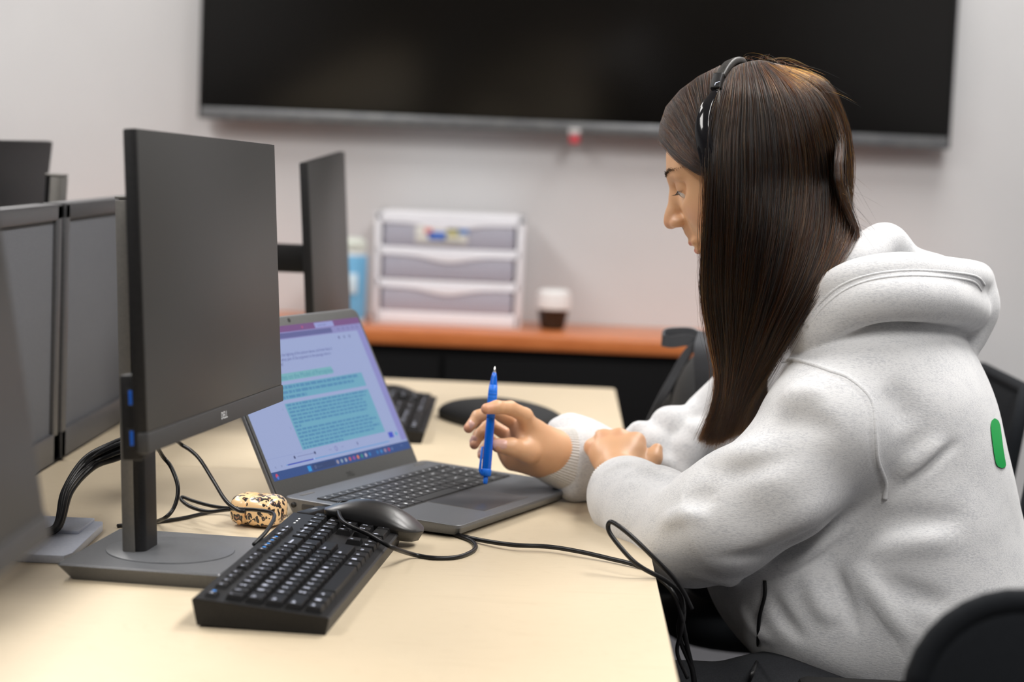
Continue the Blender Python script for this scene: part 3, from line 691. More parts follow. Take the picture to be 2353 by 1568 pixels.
# ================================================================== leopard-print earbud case
M['leo'] = m = mat('leopard_print', (.86, .52, .24), .30); b = m.node_tree.nodes['Principled BSDF']; b.inputs['Coat Weight'].default_value = .4
tc = N(m, 'ShaderNodeTexCoord'); nz = N(m, 'ShaderNodeTexNoise'); nz.inputs['Scale'].default_value = 130; nz.inputs['Detail'].default_value = 1
L(m, tc.outputs['Object'], nz.inputs['Vector'])
mxv = N(m, 'ShaderNodeMix', data_type='RGBA', blend_type='LINEAR_LIGHT'); mxv.inputs['Factor'].default_value = .006
L(m, tc.outputs['Object'], mxv.inputs['A']); L(m, nz.outputs['Color'], mxv.inputs['B'])
vo = N(m, 'ShaderNodeTexVoronoi'); vo.inputs['Scale'].default_value = 128; vo.inputs['Randomness'].default_value = .85; L(m, mxv.outputs['Result'], vo.inputs['Vector'])
r1 = N(m, 'ShaderNodeValToRGB'); r1.color_ramp.interpolation = 'CONSTANT'; e = r1.color_ramp.elements
e[0].position = 0; e[0].color = (.35, .17, .10, 1); e[1].position = .17; e[1].color = (.012, .010, .012, 1)
q = e.new(.44); q.color = (.88, .60, .32, 1)
L(m, vo.outputs['Distance'], r1.inputs[0]); L(m, r1.outputs[0], b.inputs['Base Color'])
ec = thing('earbud_case', 'leopard-print earbud case lying on the desk between laptop and monitor stand', 'earbud case', PZ(588, 1212, TH) + Vector((0, .014, 0)), -.35)
def superell(name, c, s, e1, m, parent, n=28, k=20, x0=-1, x1=1):
    V = []; F = []
    for i in range(k+1):
        t = -PI/2+PI*i/k
        for j in range(n):
            a = 2*PI*j/n; f = lambda v, p: math.copysign(abs(v)**p, v)
            V.append((c[0]+s[0]*max(x0, min(x1, f(math.sin(t), e1))), c[1]+s[1]*f(math.cos(t), e1)*f(math.cos(a), e1), c[2]+s[2]*f(math.cos(t), e1)*f(math.sin(a), e1)))
    for i in range(k):
        for j in range(n): F.append((i*n+j, i*n+(j+1) % n, (i+1)*n+(j+1) % n, (i+1)*n+j))
    return new(name, V, F, m, parent, True)
superell('body', (.010, 0, .0165), (.022, .0255, .0162), .62, M['leo'], ec)
superell('lid', (-.014, 0, .0165), (.015, .0250, .0158), .62, M['leo'], ec)
wv, wf = tube_data([(-.006, .0, .0163), (-.0045, 0, .0163)], .0156, 24)
q = new('seam_band', [((v[0]), v[1]*1.64, .0163+(v[2]-.0163)*1.05) for v in wv], wf, mat('case_seam', (.86, .50, .22), .35), ec, True)
wv, wf = tube_data([(-.012, -.0205, .006), (-.012, -.0235, .005)], .0028, 14); new('cord_loop', wv, wf, bpy.data.materials['case_seam'], ec, True)
ec.scale = (.96, 1.05, 1.12)

# ================================================================== loose cables
def cable(pts, r, label, group=None, n=8):
    c = tube('cable', pts, r, M['cable'], None, n, 10); return tag(c, label, 'cable', group)
zt = TH+.0024
# keyboard lead: leaves the back of the near keyboard, loops round the earbud case and folds back past the pole
cable([P(583, 1252, 2.03)+Vector((0, 0, .0)), P(612, 1222, 2.06), P(630, 1190, 2.13), P(622, 1178, 2.17), P(585, 1172, 2.19), P(540, 1170, 2.21), P(490, 1164, 2.24), P(445, 1152, 2.27), P(420, 1143, 2.29), P(418, 1151, 2.275), P(440, 1166, 2.25), P(480, 1176, 2.23), P(530, 1170, 2.215)], .0022, 'thin black lead looping from the near keyboard over the leopard-print case')
cable([P(372, 930, 2.16), P(385, 985, 2.26), P(412, 1018, 2.35), P(440, 1037, 2.34), P(462, 1060, 2.32), P(490, 1105, 2.29), P(518, 1150, 2.22), P(545, 1172, 2.185), P(562, 1176, 2.18)], .0023, 'thin black lead dropping from under the monitor to the leopard-print case')
cable([PZ(270, 1209, zt), PZ(300, 1206, zt), PZ(360, 1200, zt), PZ(420, 1191, zt), PZ(470, 1180, zt), PZ(525, 1172, zt+.004), PZ(560, 1172, zt+.009)], .0022, 'thin black lead lying flat behind the monitor pole')
cable([P(340, 930, 2.12), P(350, 1000, 2.18), P(372, 1046, 2.24), P(392, 1072, 2.24), P(407, 1110, 2.22), P(408, 1140, 2.21), P(398, 1170, 2.20), P(380, 1190, 2.19), PZ(355, 1200, zt), PZ(320, 1204, zt)], .0024, 'black lead curving down beside the monitor pole')
# mouse lead
cable([P(800, 1196, 2.225), P(783, 1180, 2.215), P(776, 1166, 2.21), P(781, 1156, 2.215), P(800, 1154, 2.24), P(835, 1157, 2.28)], .0026, 'black lead arching over the front of the near mouse')
cable([P(776, 1166, 2.20), P(782, 1190, 2.16), P(800, 1207, 2.13), P(850, 1230, 2.10), P(900, 1258, 2.07), PZ(950, 1275, zt+.002), PZ(1000, 1283, zt), PZ(1050, 1281, zt), PZ(1085, 1268, zt), PZ(1093, 1255, zt), PZ(1080, 1242, zt), PZ(1040, 1228, zt), PZ(1000, 1218, zt), PZ(965, 1212, zt), PZ(900, 1205, zt), PZ(860, 1200, zt)], .0025, 'black mouse lead making a wide loop on the desk in front of the mouse')
# ================================================================== signed-distance sculpting
import openvdb as vdb
class Sdf:
    """a list of smooth-blended primitives; meshed block by block so that only the surface is worked out"""
    def __init__(s): s.p = []; s.post = None
    def cap(s, a, b, ra, rb, k=.01, op='+'):
        a = np.array(a, float); b = np.array(b, float); c = (a+b)/2; s.p.append((op, k, 'c', (a, b, ra, rb), c, np.linalg.norm(b-a)/2+max(ra, rb)))
    def chain(s, pts, rs, k=.01, op='+'):
        for i in range(len(pts)-1):
            r0, r1 = (rs[i], rs[i+1]) if hasattr(rs, '__len__') else (rs, rs)
            s.cap(pts[i], pts[i+1], r0, r1, k, op)
    def ell(s, c, r, k=.01, op='+', R=None):
        c = np.array(c, float); r = np.array(r, float); s.p.append((op, k, 'e', (c, r, None if R is None else np.array(R, float)), c, max(r)))
    @staticmethod
    def d(kind, a, X):
        if kind == 'c':
            p, q, ra, rb = a; ba = q-p; l2 = ba@ba
            h = np.clip(((X-p)@ba)/max(l2, 1e-12), 0, 1); v = X-p-h[..., None]*ba
            return np.sqrt((v*v).sum(-1))-(ra+(rb-ra)*h)
        c, r, R = a; v = X-c
        if R is not None: v = v@R            # columns of R are the ellipsoid's own axes
        k0 = np.sqrt(((v/r)**2).sum(-1)); k1 = np.sqrt(((v/(r*r))**2).sum(-1))
        return np.where(k1 < 1e-9, -min(r), k0*(k0-1)/np.maximum(k1, 1e-9))
    def eval(s, X, prims=None):
        D = np.full(X.shape[:-1], 1.0)
        for op, k, kind, a, c, br in (s.p if prims is None else prims):
            d = s.d(kind, a, X)
            if op == '+':
                h = np.maximum(k-np.abs(D-d), 0)/k; D = np.minimum(D, d)-h*h*k*.25
            else:
                h = np.maximum(k-np.abs(-D-d), 0)/k; D = np.maximum(D, -d)+h*h*k*.25
        if s.post is not None: D = s.post(X, D)
        return D
    def near(s, c, rad):
        return [p for p in s.p if np.linalg.norm(p[4]-c)-p[5] < rad+p[1]*1.01]
    def hit(s, u, v, y0=1.9, y1=2.9, n=400):
        d = ray(u, v); ys = np.linspace(y0, y1, n); X = np.array([[d.x*y/d.y, y, CZ+d.z*y/d.y] for y in ys]); D = s.eval(X)
        i = np.argmax(D < 0)
        if D[i] >= 0: return None
        if i == 0: return Vector(X[0])
        t = D[i-1]/(D[i-1]-D[i]); return Vector(X[i-1]*(1-t)+X[i]*t)
    def mesh(s, vox, B=24):
        pos = [p for p in s.p if p[0] == '+']
        lo = np.min([p[4]-p[5] for p in pos], 0)-3*vox; hi = np.max([p[4]+p[5] for p in pos], 0)+3*vox
        nb = np.ceil((hi-lo)/vox/B).astype(int); bw = 3*vox
        g = vdb.FloatGrid(bw); hr = B*vox*math.sqrt(3)/2
        ax = np.arange(B)*vox
        # coarse pass at block centres
        cc = np.stack(np.meshgrid(*[lo[i]+(np.arange(nb[i])+.5)*B*vox for i in range(3)], indexing='ij'), -1)
        Dc = s.eval(cc)
        for i in range(nb[0]):
            for j in range(nb[1]):
                for k in range(nb[2]):
                    dc = Dc[i, j, k]
                    if dc > hr*1.35+.006: continue
                    o = (i*B, j*B, k*B)
                    if dc < -hr*1.6-.01: g.fill(o, (o[0]+B-1, o[1]+B-1, o[2]+B-1), -bw, True); continue
                    c = cc[i, j, k]; org = lo+np.array(o)*vox
                    X = np.stack(np.meshgrid(org[0]+ax, org[1]+ax, org[2]+ax, indexing='ij'), -1)
                    pr = s.near(c, hr+bw)
                    if not pr: continue
                    g.copyFromArray(np.clip(s.eval(X, pr), -bw, bw).astype(np.float32), ijk=o, tolerance=0.0)
        pts, tri, quad = g.convertToPolygons(0.0, 0.0)
        return pts*vox+lo, tri, quad
def sdf_obj(name, s, vox, m, parent=None):
    t0_ = __import__('time').time()
    pts, tri, quad = s.mesh(vox)
    me = bpy.data.meshes.new(name); nq, nt = len(quad), len(tri)
    me.vertices.add(len(pts)); me.vertices.foreach_set('co', pts.astype(np.float32).ravel())
    me.loops.add(nq*4+nt*3); li = np.concatenate([quad[:, ::-1].ravel() if nq else np.zeros(0, int), tri[:, ::-1].ravel() if nt else np.zeros(0, int)]).astype(np.int32)
    me.loops.foreach_set('vertex_index', li)
    me.polygons.add(nq+nt); me.polygons.foreach_set('loop_start', np.concatenate([np.arange(nq)*4, nq*4+np.arange(nt)*3]).astype(np.int32))
    me.polygons.foreach_set('use_smooth', np.ones(nq+nt, bool)); me.update(calc_edges=True); me.validate()
    if m: me.materials.append(m)
    o = bpy.data.objects.new(name, me); C.objects.link(o)
    if parent is not None: o.parent = parent
    print('SDF', name, len(pts), round(__import__('time').time()-t0_, 1))
    return o, pts
def px(y): return y/FPX                  # one picture pixel, in metres, at depth y

# ------------------------------------------------------------------ head frame
hy, hp, hr = math.radians(14), math.radians(22), math.radians(2)
HF = Vector((-math.cos(hy)*math.cos(hp), math.sin(hy)*math.cos(hp), -math.sin(hp)))      # where the face points
HL = Vector((-math.sin(hy), -math.cos(hy), 0)).normalized()                               # her left, toward the lens
HU = HF.cross(HL)*1.0
if HU.z < 0: HU = -HU
HC = P(1724, 384, 2.335)                                                                 # centre of the skull
HR = np.array([list(HF), list(HL), list(HU)]).T
def H(x, y, z): return HC+HF*x+HL*y+HU*z

body = Sdf(); b = body
# skull and face
b.ell(H(-.005, 0, .018), (.088, .072, .084), .02, R=HR)
b.ell(H(.030, 0, -.010), (.062, .062, .080), .02, R=HR)
b.ell(H(.052, 0, .020), (.036, .056, .052), .02, R=HR)          # forehead
b.ell(H(.040, 0, -.066), (.040, .044, .042), .025, R=HR)        # jaw mass
b.ell(H(.066, 0, -.101), (.015, .018, .013), .022, R=HR)        # chin
for sgn in (-1, 1):
    b.ell(H(.052, sgn*.038, -.030), (.027, .022, .026), .022, R=HR)      # cheek
    b.cap(H(-.005, sgn*.058, -.050), H(.055, sgn*.020, -.096), .014, .011, .03)
    b.ell(H(.079, sgn*.030, .0035), (.017, .0185, .0125), .016, '-', R=HR)   # eye socket
    b.ell(H(.0705, sgn*.030, .0025), (.0145, .0155, .0125), .005, R=HR)     # eyeball under the lids
    b.cap(H(.085, sgn*.010, .0185), H(.072, sgn*.045, .018), .0055, .005, .014)   # brow ridge
b.chain([H(.086, 0, .012), H(.094, 0, -.006), H(.104, 0, -.022), H(.110, 0, -.030)], [.006, .0062, .0072, .0080], .012)   # nose
for sgn in (-1, 1):
    b.ell(H(.099, sgn*.0105, -.033), (.0095, .0065, .0062), .007, R=HR)
    b.ell(H(.1005, sgn*.0065, -.0405), (.005, .0028, .0028), .003, '-', R=HR)
b.cap(H(.088, 0, -.048), H(.083, 0, -.060), .010, .011, .012)   # philtrum
b.cap(H(.0875, -.013, -.0615), H(.0875, .013, -.0615), .0052, .0052, .005)   # upper lip
b.cap(H(.0930, -.006, -.0608), H(.0930, .006, -.0608), .0040, .0040, .005)
b.cap(H(.0845, -.011, -.0725), H(.0845, .011, -.0725), .0058, .0058, .005)   # lower lip
b.cap(H(.0890, -.006, -.0720), H(.0890, .006, -.0720), .0042, .0042, .005)
b.cap(H(.094, -.020, -.0668), H(.094, .020, -.0668), .0016, .0016, .003, '-')
b.cap(H(.083, -.012, -.0835), H(.083, .012, -.0835), .005, .005, .010, '-')
# neck and trunk (under the clothes)
b.chain([H(-.030, 0, -.055), P(1830, 640, 2.36), P(1900, 720, 2.38)], [.045, .050, .060], .03)
b.chain([P(1900, 720, 2.38), P(2010, 910, 2.38), P(2060, 1150, 2.40), P(2100, 1400, 2.40)], [.055, .080, .09, .10], .03)
for yy in (2.27, 2.53): b.cap(P(1970, 880, 2.38), P(1960, 910, yy), .055, .045, .03)
def R2(lst): return [P(u, v, y) for u, v, y in lst]
# ------------------------------------------------------------------ right arm and the hand that holds the pen
b.chain(R2([(1930, 930, 2.55), (1640, 1010, 2.62), (1560, 1060, 2.62)]), [.05, .042, .038], .02)
b.chain(R2([(1560, 1060, 2.62), (1400, 1055, 2.56), (1262, 1040, 2.505)]), [.038, .032, .0275], .02)
q = px(2.46)
# palm slab
b.chain(R2([(1262, 1040, 2.505), (1225, 1012, 2.49)]), [.0275, .024], .015)
for (u, v, y, r) in ((1205, 957, 2.462, 19), (1190, 982, 2.485, 18), (1174, 1010, 2.50, 17), (1160, 1038, 2.51, 16)):
    b.cap(P(1240, 1035, 2.505), P(u, v, y), .023, r*q, .014)
b.cap(P(1232, 1062, 2.50), P(1176, 1062, 2.505), 24*q, 20*q, .018)
b.cap(P(1232, 1040, 2.48), P(1205, 1034, 2.46), 26*q, 23*q, .016)      # thenar
def finger(pts, rs, k=.0035): b.chain(R2(pts), [r*q for r in rs], k)
finger([(1207, 955, 2.462), (1172, 938, 2.445), (1142, 936, 2.425), (1118, 940, 2.418)], [17.5, 16.2, 15.2, 12.8])
finger([(1190, 978, 2.485), (1135, 942, 2.478), (1098, 958, 2.470), (1077, 984, 2.462)], [17, 15.5, 14.6, 12.0])
finger([(1174, 1006, 2.50), (1125, 974, 2.50), (1101, 1000, 2.485), (1090, 1022, 2.475)], [16, 14.5, 13.8, 11.5])
finger([(1160, 1036, 2.51), (1126, 1010, 2.512), (1113, 1032, 2.50), (1106, 1047, 2.492)], [14, 12, 11.2, 9.3])
finger([(1215, 1040, 2.462), (1176, 1028, 2.447), (1145, 1024, 2.440)], [25, 20, 16.8], .006)
# ------------------------------------------------------------------ left arm and the hand lying on the other wrist
b.chain(R2([(1930, 950, 2.25), (1610, 1220, 2.25)]), [.042, .04], .02)
b.chain(R2([(1610, 1220, 2.25), (1480, 1150, 2.36), (1420, 1085, 2.435)]), [.04, .032, .026], .02)
q2 = px(2.45)
LK = [(1463, 1013, 2.475), (1424, 1003, 2.480), (1388, 1005, 2.485), (1362, 1026, 2.485)]
for (u, v, y), r in zip(LK, (19, 19, 18, 16)):
    b.cap(P(1420, 1078, 2.445), P(u, v, y), 34*q2, r*q2, .014)
b.cap(P(1452, 1040, 2.46), P(1385, 1046, 2.465), 26*q2, 22*q2, .02)
for (u, v, y), dx in zip(LK, (-6, -8, -8, -4)):
    b.chain([P(u, v, y), P(u+dx, v-2, y+.030), P(u+dx*2-4, v+22, y+.052), P(u+dx*2-8, v+52, y+.056)], [15*q2, 14.5*q2, 13*q2, 11*q2], .004)
b.chain([P(1450, 1068, 2.45), P(1482, 1076, 2.452), P(1502, 1054, 2.46), P(1510, 1032, 2.468)], [22*q2, 18*q2, 16.5*q2, 13*q2], .010)
for (u, v, y) in LK: b.ell(P(u-2, v+4, y-.004), (.0085, .0085, .0085), .008)
bo, bp = sdf_obj('person', body, .00125, None)
tag(bo, 'seated long-haired girl in a pale grey hoodie looking at the laptop, pen in hand', 'person')
# skin colours: lips, knuckles, nails, flushed finger tips, darker above the eye; nostril shade painted in
me = bo.data; X = bp.astype(float); base = np.array([.70, .40, .225]); col = np.tile(base, (len(X), 1))
def blend(c, rad, colr, amt=1.0, soft=.5, R=None):
    v = X-np.array(c, float)
    if R is not None: v = v@R
    d = np.sqrt(((v/np.array(rad))**2).sum(-1)); t = np.clip((1-d)/soft, 0, 1)*amt; t = t*t*(3-2*t) if amt == 1 else t
    col[:] = col*(1-t[:, None])+np.array(colr)*t[:, None]
rose = (.70, .29, .20)
blend(H(.06, .045, -.035), (.03, .03, .025), (.76, .40, .28), .6, 1, HR)
blend(H(.108, 0, -.032), (.02, .02, .016), (.72, .33, .22), .6, 1, HR)
blend(H(.090, 0, -.0620), (.012, .019, .0052), (.50, .16, .13), 1, .4, HR)
blend(H(.088, 0, -.0723), (.012, .017, .0062), (.56, .18, .15), 1, .4, HR)
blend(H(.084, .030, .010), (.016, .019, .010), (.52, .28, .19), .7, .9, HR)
blend(H(.100, .0065, -.0405), (.006, .004, .004), (.16, .05, .03), 1, .5, HR)  # shade of the nostril hollow, painted into the skin colour
for u, v, y in ((1118, 942, 2.418), (1073, 988, 2.46), (1088, 1027, 2.474), (1104, 1050, 2.49), (1135, 1026, 2.438)): blend(P(u, v, y), (.014,)*3, rose, .8, 1)
for u, v, y in LK: blend(P(u-2, v+2, y-.012), (.011,)*3, (.68, .32, .2), .7, 1)
for u, v, y in ((1200, 985, 2.48), (1170, 1000, 2.49)): blend(P(u, v, y), (.02,)*3, (.70, .36, .25), .5, 1)
ca = me.color_attributes.new('skin_colour', 'FLOAT_COLOR', 'POINT'); ca.data.foreach_set('color', np.concatenate([col, np.ones((len(col), 1))], 1).astype(np.float32).ravel())
m = mat('skin', (.8, .5, .35), .42, Subsurface_Weight=.12, Subsurface_Scale=.006); m.node_tree.nodes['Principled BSDF'].inputs['Subsurface Radius'].default_value = (1, .35, .2)
at = N(m, 'ShaderNodeAttribute'); at.attribute_name = 'skin_colour'; L(m, at.outputs['Color'], m.node_tree.nodes['Principled BSDF'].inputs['Base Color'])
nz = N(m, 'ShaderNodeTexNoise'); nz.inputs['Scale'].default_value = 700; tc = N(m, 'ShaderNodeTexCoord'); L(m, tc.outputs['Object'], nz.inputs['Vector'])
bpn = N(m, 'ShaderNodeBump'); bpn.inputs['Strength'].default_value = .12; bpn.inputs['Distance'].default_value = .001; L(m, nz.outputs['Fac'], bpn.inputs['Height']); L(m, bpn.outputs[0], m.node_tree.nodes['Principled BSDF'].inputs['Normal'])
me.materials.append(m); M['skin'] = m
# nails: thin curved plates set on the finger ends
M['nail'] = mat('nail', (.78, .47, .40), .25)
def nail(name, c, axis, nrm, ln, wd, rad):
    axis = Vector(axis).normalized(); nrm = Vector(nrm); nrm = (nrm-axis*nrm.dot(axis)).normalized(); sd = axis.cross(nrm); V = []; F = []
    for i in range(9):
        s = -1+2*i/8
        for j in range(9):
            t = -1+2*j/8; wv = wd*(1-.35*abs(s)**4); a = t*wv/rad
            V.append(c+axis*(s*ln)+sd*(rad*math.sin(a))+nrm*(rad*(math.cos(a)-1)-.0012*abs(s)**3))
    for i in range(8):
        for j in range(8): F.append((i*9+j, i*9+j+1, (i+1)*9+j+1, (i+1)*9+j))
    return new(name, V, F, M['nail'], bo, True)
cd = lambda u, v: -ray(u, v).normalized()
def nail_at(u, v, ax_uv, ln, wd, side=(0, 0, 0)):
    h = body.hit(u, v, 2.3, 2.6, 600)
    if h is None: return
    a = P(u+ax_uv[0], v+ax_uv[1], h.y)-P(u, v, h.y); nail('nail', h+cd(u, v)*.0006, a, cd(u, v)+Vector(side), ln, wd, .0075)
nail_at(1149, 1021, (-10, 0), .0085, .0070, (0, 0, .1))
nail_at(1079, 975, (-8, 10), .0050, .0055, (-.5, 0, .4))
nail_at(1086, 1012, (-4, 10), .0055, .0052, (-.5, 0, .1))
nail_at(1103, 1040, (-3, 10), .0045, .0042, (-.5, 0, .1))
# eye, lashes, brow
M['eye'] = mat('eye_white', (.70, .68, .68), .15); M['iris'] = mat('iris', (.10, .08, .07), .1); M['hairdark'] = mat('brow_hair', (.035, .018, .009), .6)
for sgn in (-1, 1):
    c = H(.0735, sgn*.030, -.0005)
    V = []; F = []
    ey, hs = sdf_eye = (None, None)
    me2 = bpy.data.meshes.new('eye'); bm = bmesh.new(); bmesh.ops.create_uvsphere(bm, u_segments=24, v_segments=16, radius=.0118); 
    for f in bm.faces:
        f.smooth = True
        d = f.calc_center_median().normalized(); gz = Vector((HF*.93+HU*-.36+HL*0)).normalized(); f.material_index = 1 if d.dot(gz) > .87 else 0
    bm.to_mesh(me2); bm.free(); me2.materials.append(M['eye']); me2.materials.append(M['iris'])
    eo = bpy.data.objects.new('eye', me2); C.objects.link(eo); eo.parent = bo; eo.location = c
def fibres(name, strands, rad, m, parent, tip=.25):
    """fine hairs as true curve strands"""
    hc = bpy.data.hair_curves.new(name); n = [len(s) for s in strands]; hc.add_curves(n)
    pos = np.concatenate([np.array(s, dtype=np.float32) for s in strands]); hc.attributes['position'].data.foreach_set('vector', pos.ravel())
    ra = hc.attributes.get('radius') or hc.attributes.new('radius', 'FLOAT', 'POINT')
    if not hasattr(rad, '__len__'): rad = [rad]*len(n)
    rr = np.concatenate([rad[i]*np.interp(np.linspace(0, 1, k), [0, .15, .75, 1], [.9, 1, .9, tip]) for i, k in enumerate(n)]).astype(np.float32)
    ra.data.foreach_set('value', rr); hc.materials.append(m)
    o = bpy.data.objects.new(name, hc); C.objects.link(o); o.parent = parent; return o
rg = np.random.default_rng(5)
def face_x(y, z, x0=.125, x1=.05):
    xs = np.linspace(x0, x1, 160); X_ = np.array([list(H(x_, y, z)) for x_ in xs]); D_ = body.eval(X_, body.near(np.array(list(H(.085, y, z))), .05)); k_ = np.argmax(D_ < 0); return xs[k_] if D_[k_] < 0 else .08
br = []
for sgn in (1, -1):
    for i in range(34):
        t = i/33; y = sgn*(.013+.045*t); zc_ = .0225+.0050*math.sin(t*2.4)-.003*t; x0 = face_x(y, zc_)
        for j_ in range(int(9-5*t)):
            z0 = zc_+rg.normal(0, .0017)*(1-.55*t); p0 = H(x0-.0002, y+rg.normal(0, .0006), z0); ln = rg.uniform(.8, 1.2)
            br.append([p0, p0+(HL*sgn*.0020+HU*.0014*(1-t)+HF*.0010)*ln, p0+(HL*sgn*.0046+HU*.0010*(1-t)+HF*.0006)*ln])
fibres('eyebrow', br, .00016, M['hairdark'], bo)
la = []
for sgn in (1, -1):
    for i in range(30):
        t = i/29; y = sgn*(.017+.026*t); z0 = .0005-.0016*(2*t-1)**2; p0 = H(face_x(y, z0)-.0003, y, z0)
        la.append([p0, p0+HF*.004-HU*.0030+HL*sgn*.001*t, p0+HF*.0088-HU*.0028+HL*sgn*.003*t])
fibres('eyelash', la, .00013, M['hairdark'], bo)
# ------------------------------------------------------------------ trousers
tr = Sdf()
tr.chain(R2([(2080, 1500, 2.40), (2060, 1640, 2.40)]), [.15, .15], .06)
for y0, y1 in ((2.28, 2.22), (2.54, 2.58)):
    tr.chain(R2([(2040, 1705, y0), (1800, 1690, (y0+y1)/2), (1560, 1672, y1)]), [.105, .088, .070], .04)
    tr.chain(R2([(1560, 1674, y1), (1600, 2100, y1+.02)]), [.068, .050], .03)
    tr.chain(R2([(1600, 2100, y1+.02), (1625, 2330, y1+.02)]), [.050, .045], .03)
M['trouser'] = noise_mat('black_trouser_cloth', (.010, .011, .014), (.017, .019, .024), 500, .85, bump=.4, bscale=900)
to, _ = sdf_obj('trousers', tr, .0055, M['trouser'], bo)
for yy in (2.24, 2.60):
    f0 = P(1600, 2330, yy)
    V = []; F = []
    superell('shoe', (f0.x-.04, yy, .045), (.135, .046, .045), .55, M['credfront'], bo)
# ------------------------------------------------------------------ hoodie
ho = Sdf(); h = ho
def pr(lst, k=.02, op='+'):
    """lst of (u, v, depth, radius in picture pixels)"""
    pts = [P(u, v, y) for u, v, y, r in lst]; rs = [r*px(y) for u, v, y, r in lst]; h.chain(pts, rs, k, op)
# trunk: two broad lobes and the slack front
Rt = np.array([[math.cos(.14), 0, math.sin(.14)], [0, 1, 0], [-math.sin(.14), 0, math.cos(.14)]])
def ellp(u, v, y, rx, ry, rz, k=.05, ang=0, op='+'):
    c_, s_ = math.cos(ang), math.sin(ang); h.ell(P(u, v, y), (rx*px(y), ry, rz*px(y)), k, op, np.array([[c_, 0, s_], [0, 1, 0], [-s_, 0, c_]]))
ellp(2000, 900, 2.40, 248, .195, 240, .06, .5)
ellp(2062, 1150, 2.40, 250, .20, 290, .08, .12)
ellp(2065, 1340, 2.40, 278, .205, 250, .08, 0)
ellp(1890, 1310, 2.40, 262, .17, 195, .08, .55)
ellp(1790, 1335, 2.38, 178, .14, 112, .06, .55)
ellp(1880, 1420, 2.38, 200, .16, 120, .06, .5)
ellp(2160, 1450, 2.40, 235, .205, 200, .08, 0)
# near shoulder and upper sleeve (big drop shoulder)
pr([(1962, 850, 2.30, 140), (1898, 975, 2.235, 142)], .04)
pr([(1900, 992, 2.23, 142), (1792, 1112, 2.212, 128), (1656, 1198, 2.222, 130), (1590, 1226, 2.245, 112)], .026)
pr([(1588, 1225, 2.25, 112), (1505, 1182, 2.32, 98), (1447, 1146, 2.385, 84), (1434, 1132, 2.405, 79)], .03)
# far sleeve
pr([(1940, 880, 2.55, 125), (1740, 940, 2.59, 112), (1655, 1000, 2.61, 96), (1580, 1062, 2.61, 76)], .03)
pr([(1580, 1060, 2.61, 74), (1460, 1062, 2.58, 62), (1360, 1060, 2.545, 70)], .025)
pr([(1590, 960, 2.585, 34), (1540, 978, 2.575, 42), (1518, 1010, 2.56, 40)], .012); pr([(1470, 998, 2.56, 30), (1500, 1030, 2.545, 34), (1520, 1070, 2.53, 34)], .012)
pr([(1605, 1000, 2.55, 34), (1575, 1040, 2.545, 34), (1560, 1090, 2.53, 30)], .014)
pr([(1360, 1060, 2.54, 82), (1345, 1058, 2.535, 84)], .02)
pr([(1282, 990, 2.555, 24), (1310, 988, 2.56, 30), (1345, 1000, 2.555, 34)], .02)
pr([(1318, 1122, 2.52, 30), (1345, 1105, 2.53, 36)], .02)
def prs(lst, k=.02, op='+', n=5):
    q_ = spline([P(u, v, y) for u, v, y, r in lst], n); rr = np.interp(np.linspace(0, len(lst)-1, len(q_)), range(len(lst)), [r*px(y) for u, v, y, r in lst]); h.chain(q_, list(rr), k, op)
# hood heaped on the shoulders: rolled hem band, body of the hood, inner fleece, drooping back
prs([(1836, 770, 2.30, 22), (1862, 728, 2.275, 30), (1902, 680, 2.255, 37), (1965, 643, 2.245, 40), (2050, 628, 2.25, 39), (2140, 630, 2.28, 38), (2215, 636, 2.335, 37), (2248, 642, 2.41, 36)], .010)
prs([(1834, 800, 2.285, 22), (1872, 762, 2.255, 32), (1935, 712, 2.24, 40), (2020, 684, 2.235, 44), (2105, 682, 2.25, 46), (2180, 694, 2.30, 46), (2232, 712, 2.38, 44)], .012)
prs([(1885, 662, 2.31, 32), (1930, 618, 2.31, 32), (1985, 586, 2.325, 30), (2036, 550, 2.36, 25), (2086, 606, 2.385, 26), (2180, 636, 2.41, 28)], .018)
prs([(1975, 562, 2.47, 22), (2035, 566, 2.45, 24), (2110, 614, 2.45, 24), (2210, 640, 2.43, 30)], .015)
prs([(2228, 660, 2.40, 40), (2243, 705, 2.40, 40), (2228, 752, 2.40, 32), (2215, 795, 2.395, 22)], .014)
pr([(1870, 740, 2.40, 60), (1960, 700, 2.40, 75), (2120, 700, 2.40, 70)], .04)
prs([(1850, 800, 2.52, 34), (1930, 700, 2.55, 40), (2060, 660, 2.55, 42), (2200, 680, 2.48, 40)], .02)
# hollow where the neck comes out
pr([(1825, 560, 2.36, 60), (1870, 660, 2.37, 62), (1895, 730, 2.38, 40)], .02, '-')
# throat opening towards the chest
pr([(1790, 760, 2.38, 62), (1800, 700, 2.36, 60)], .02, '-')
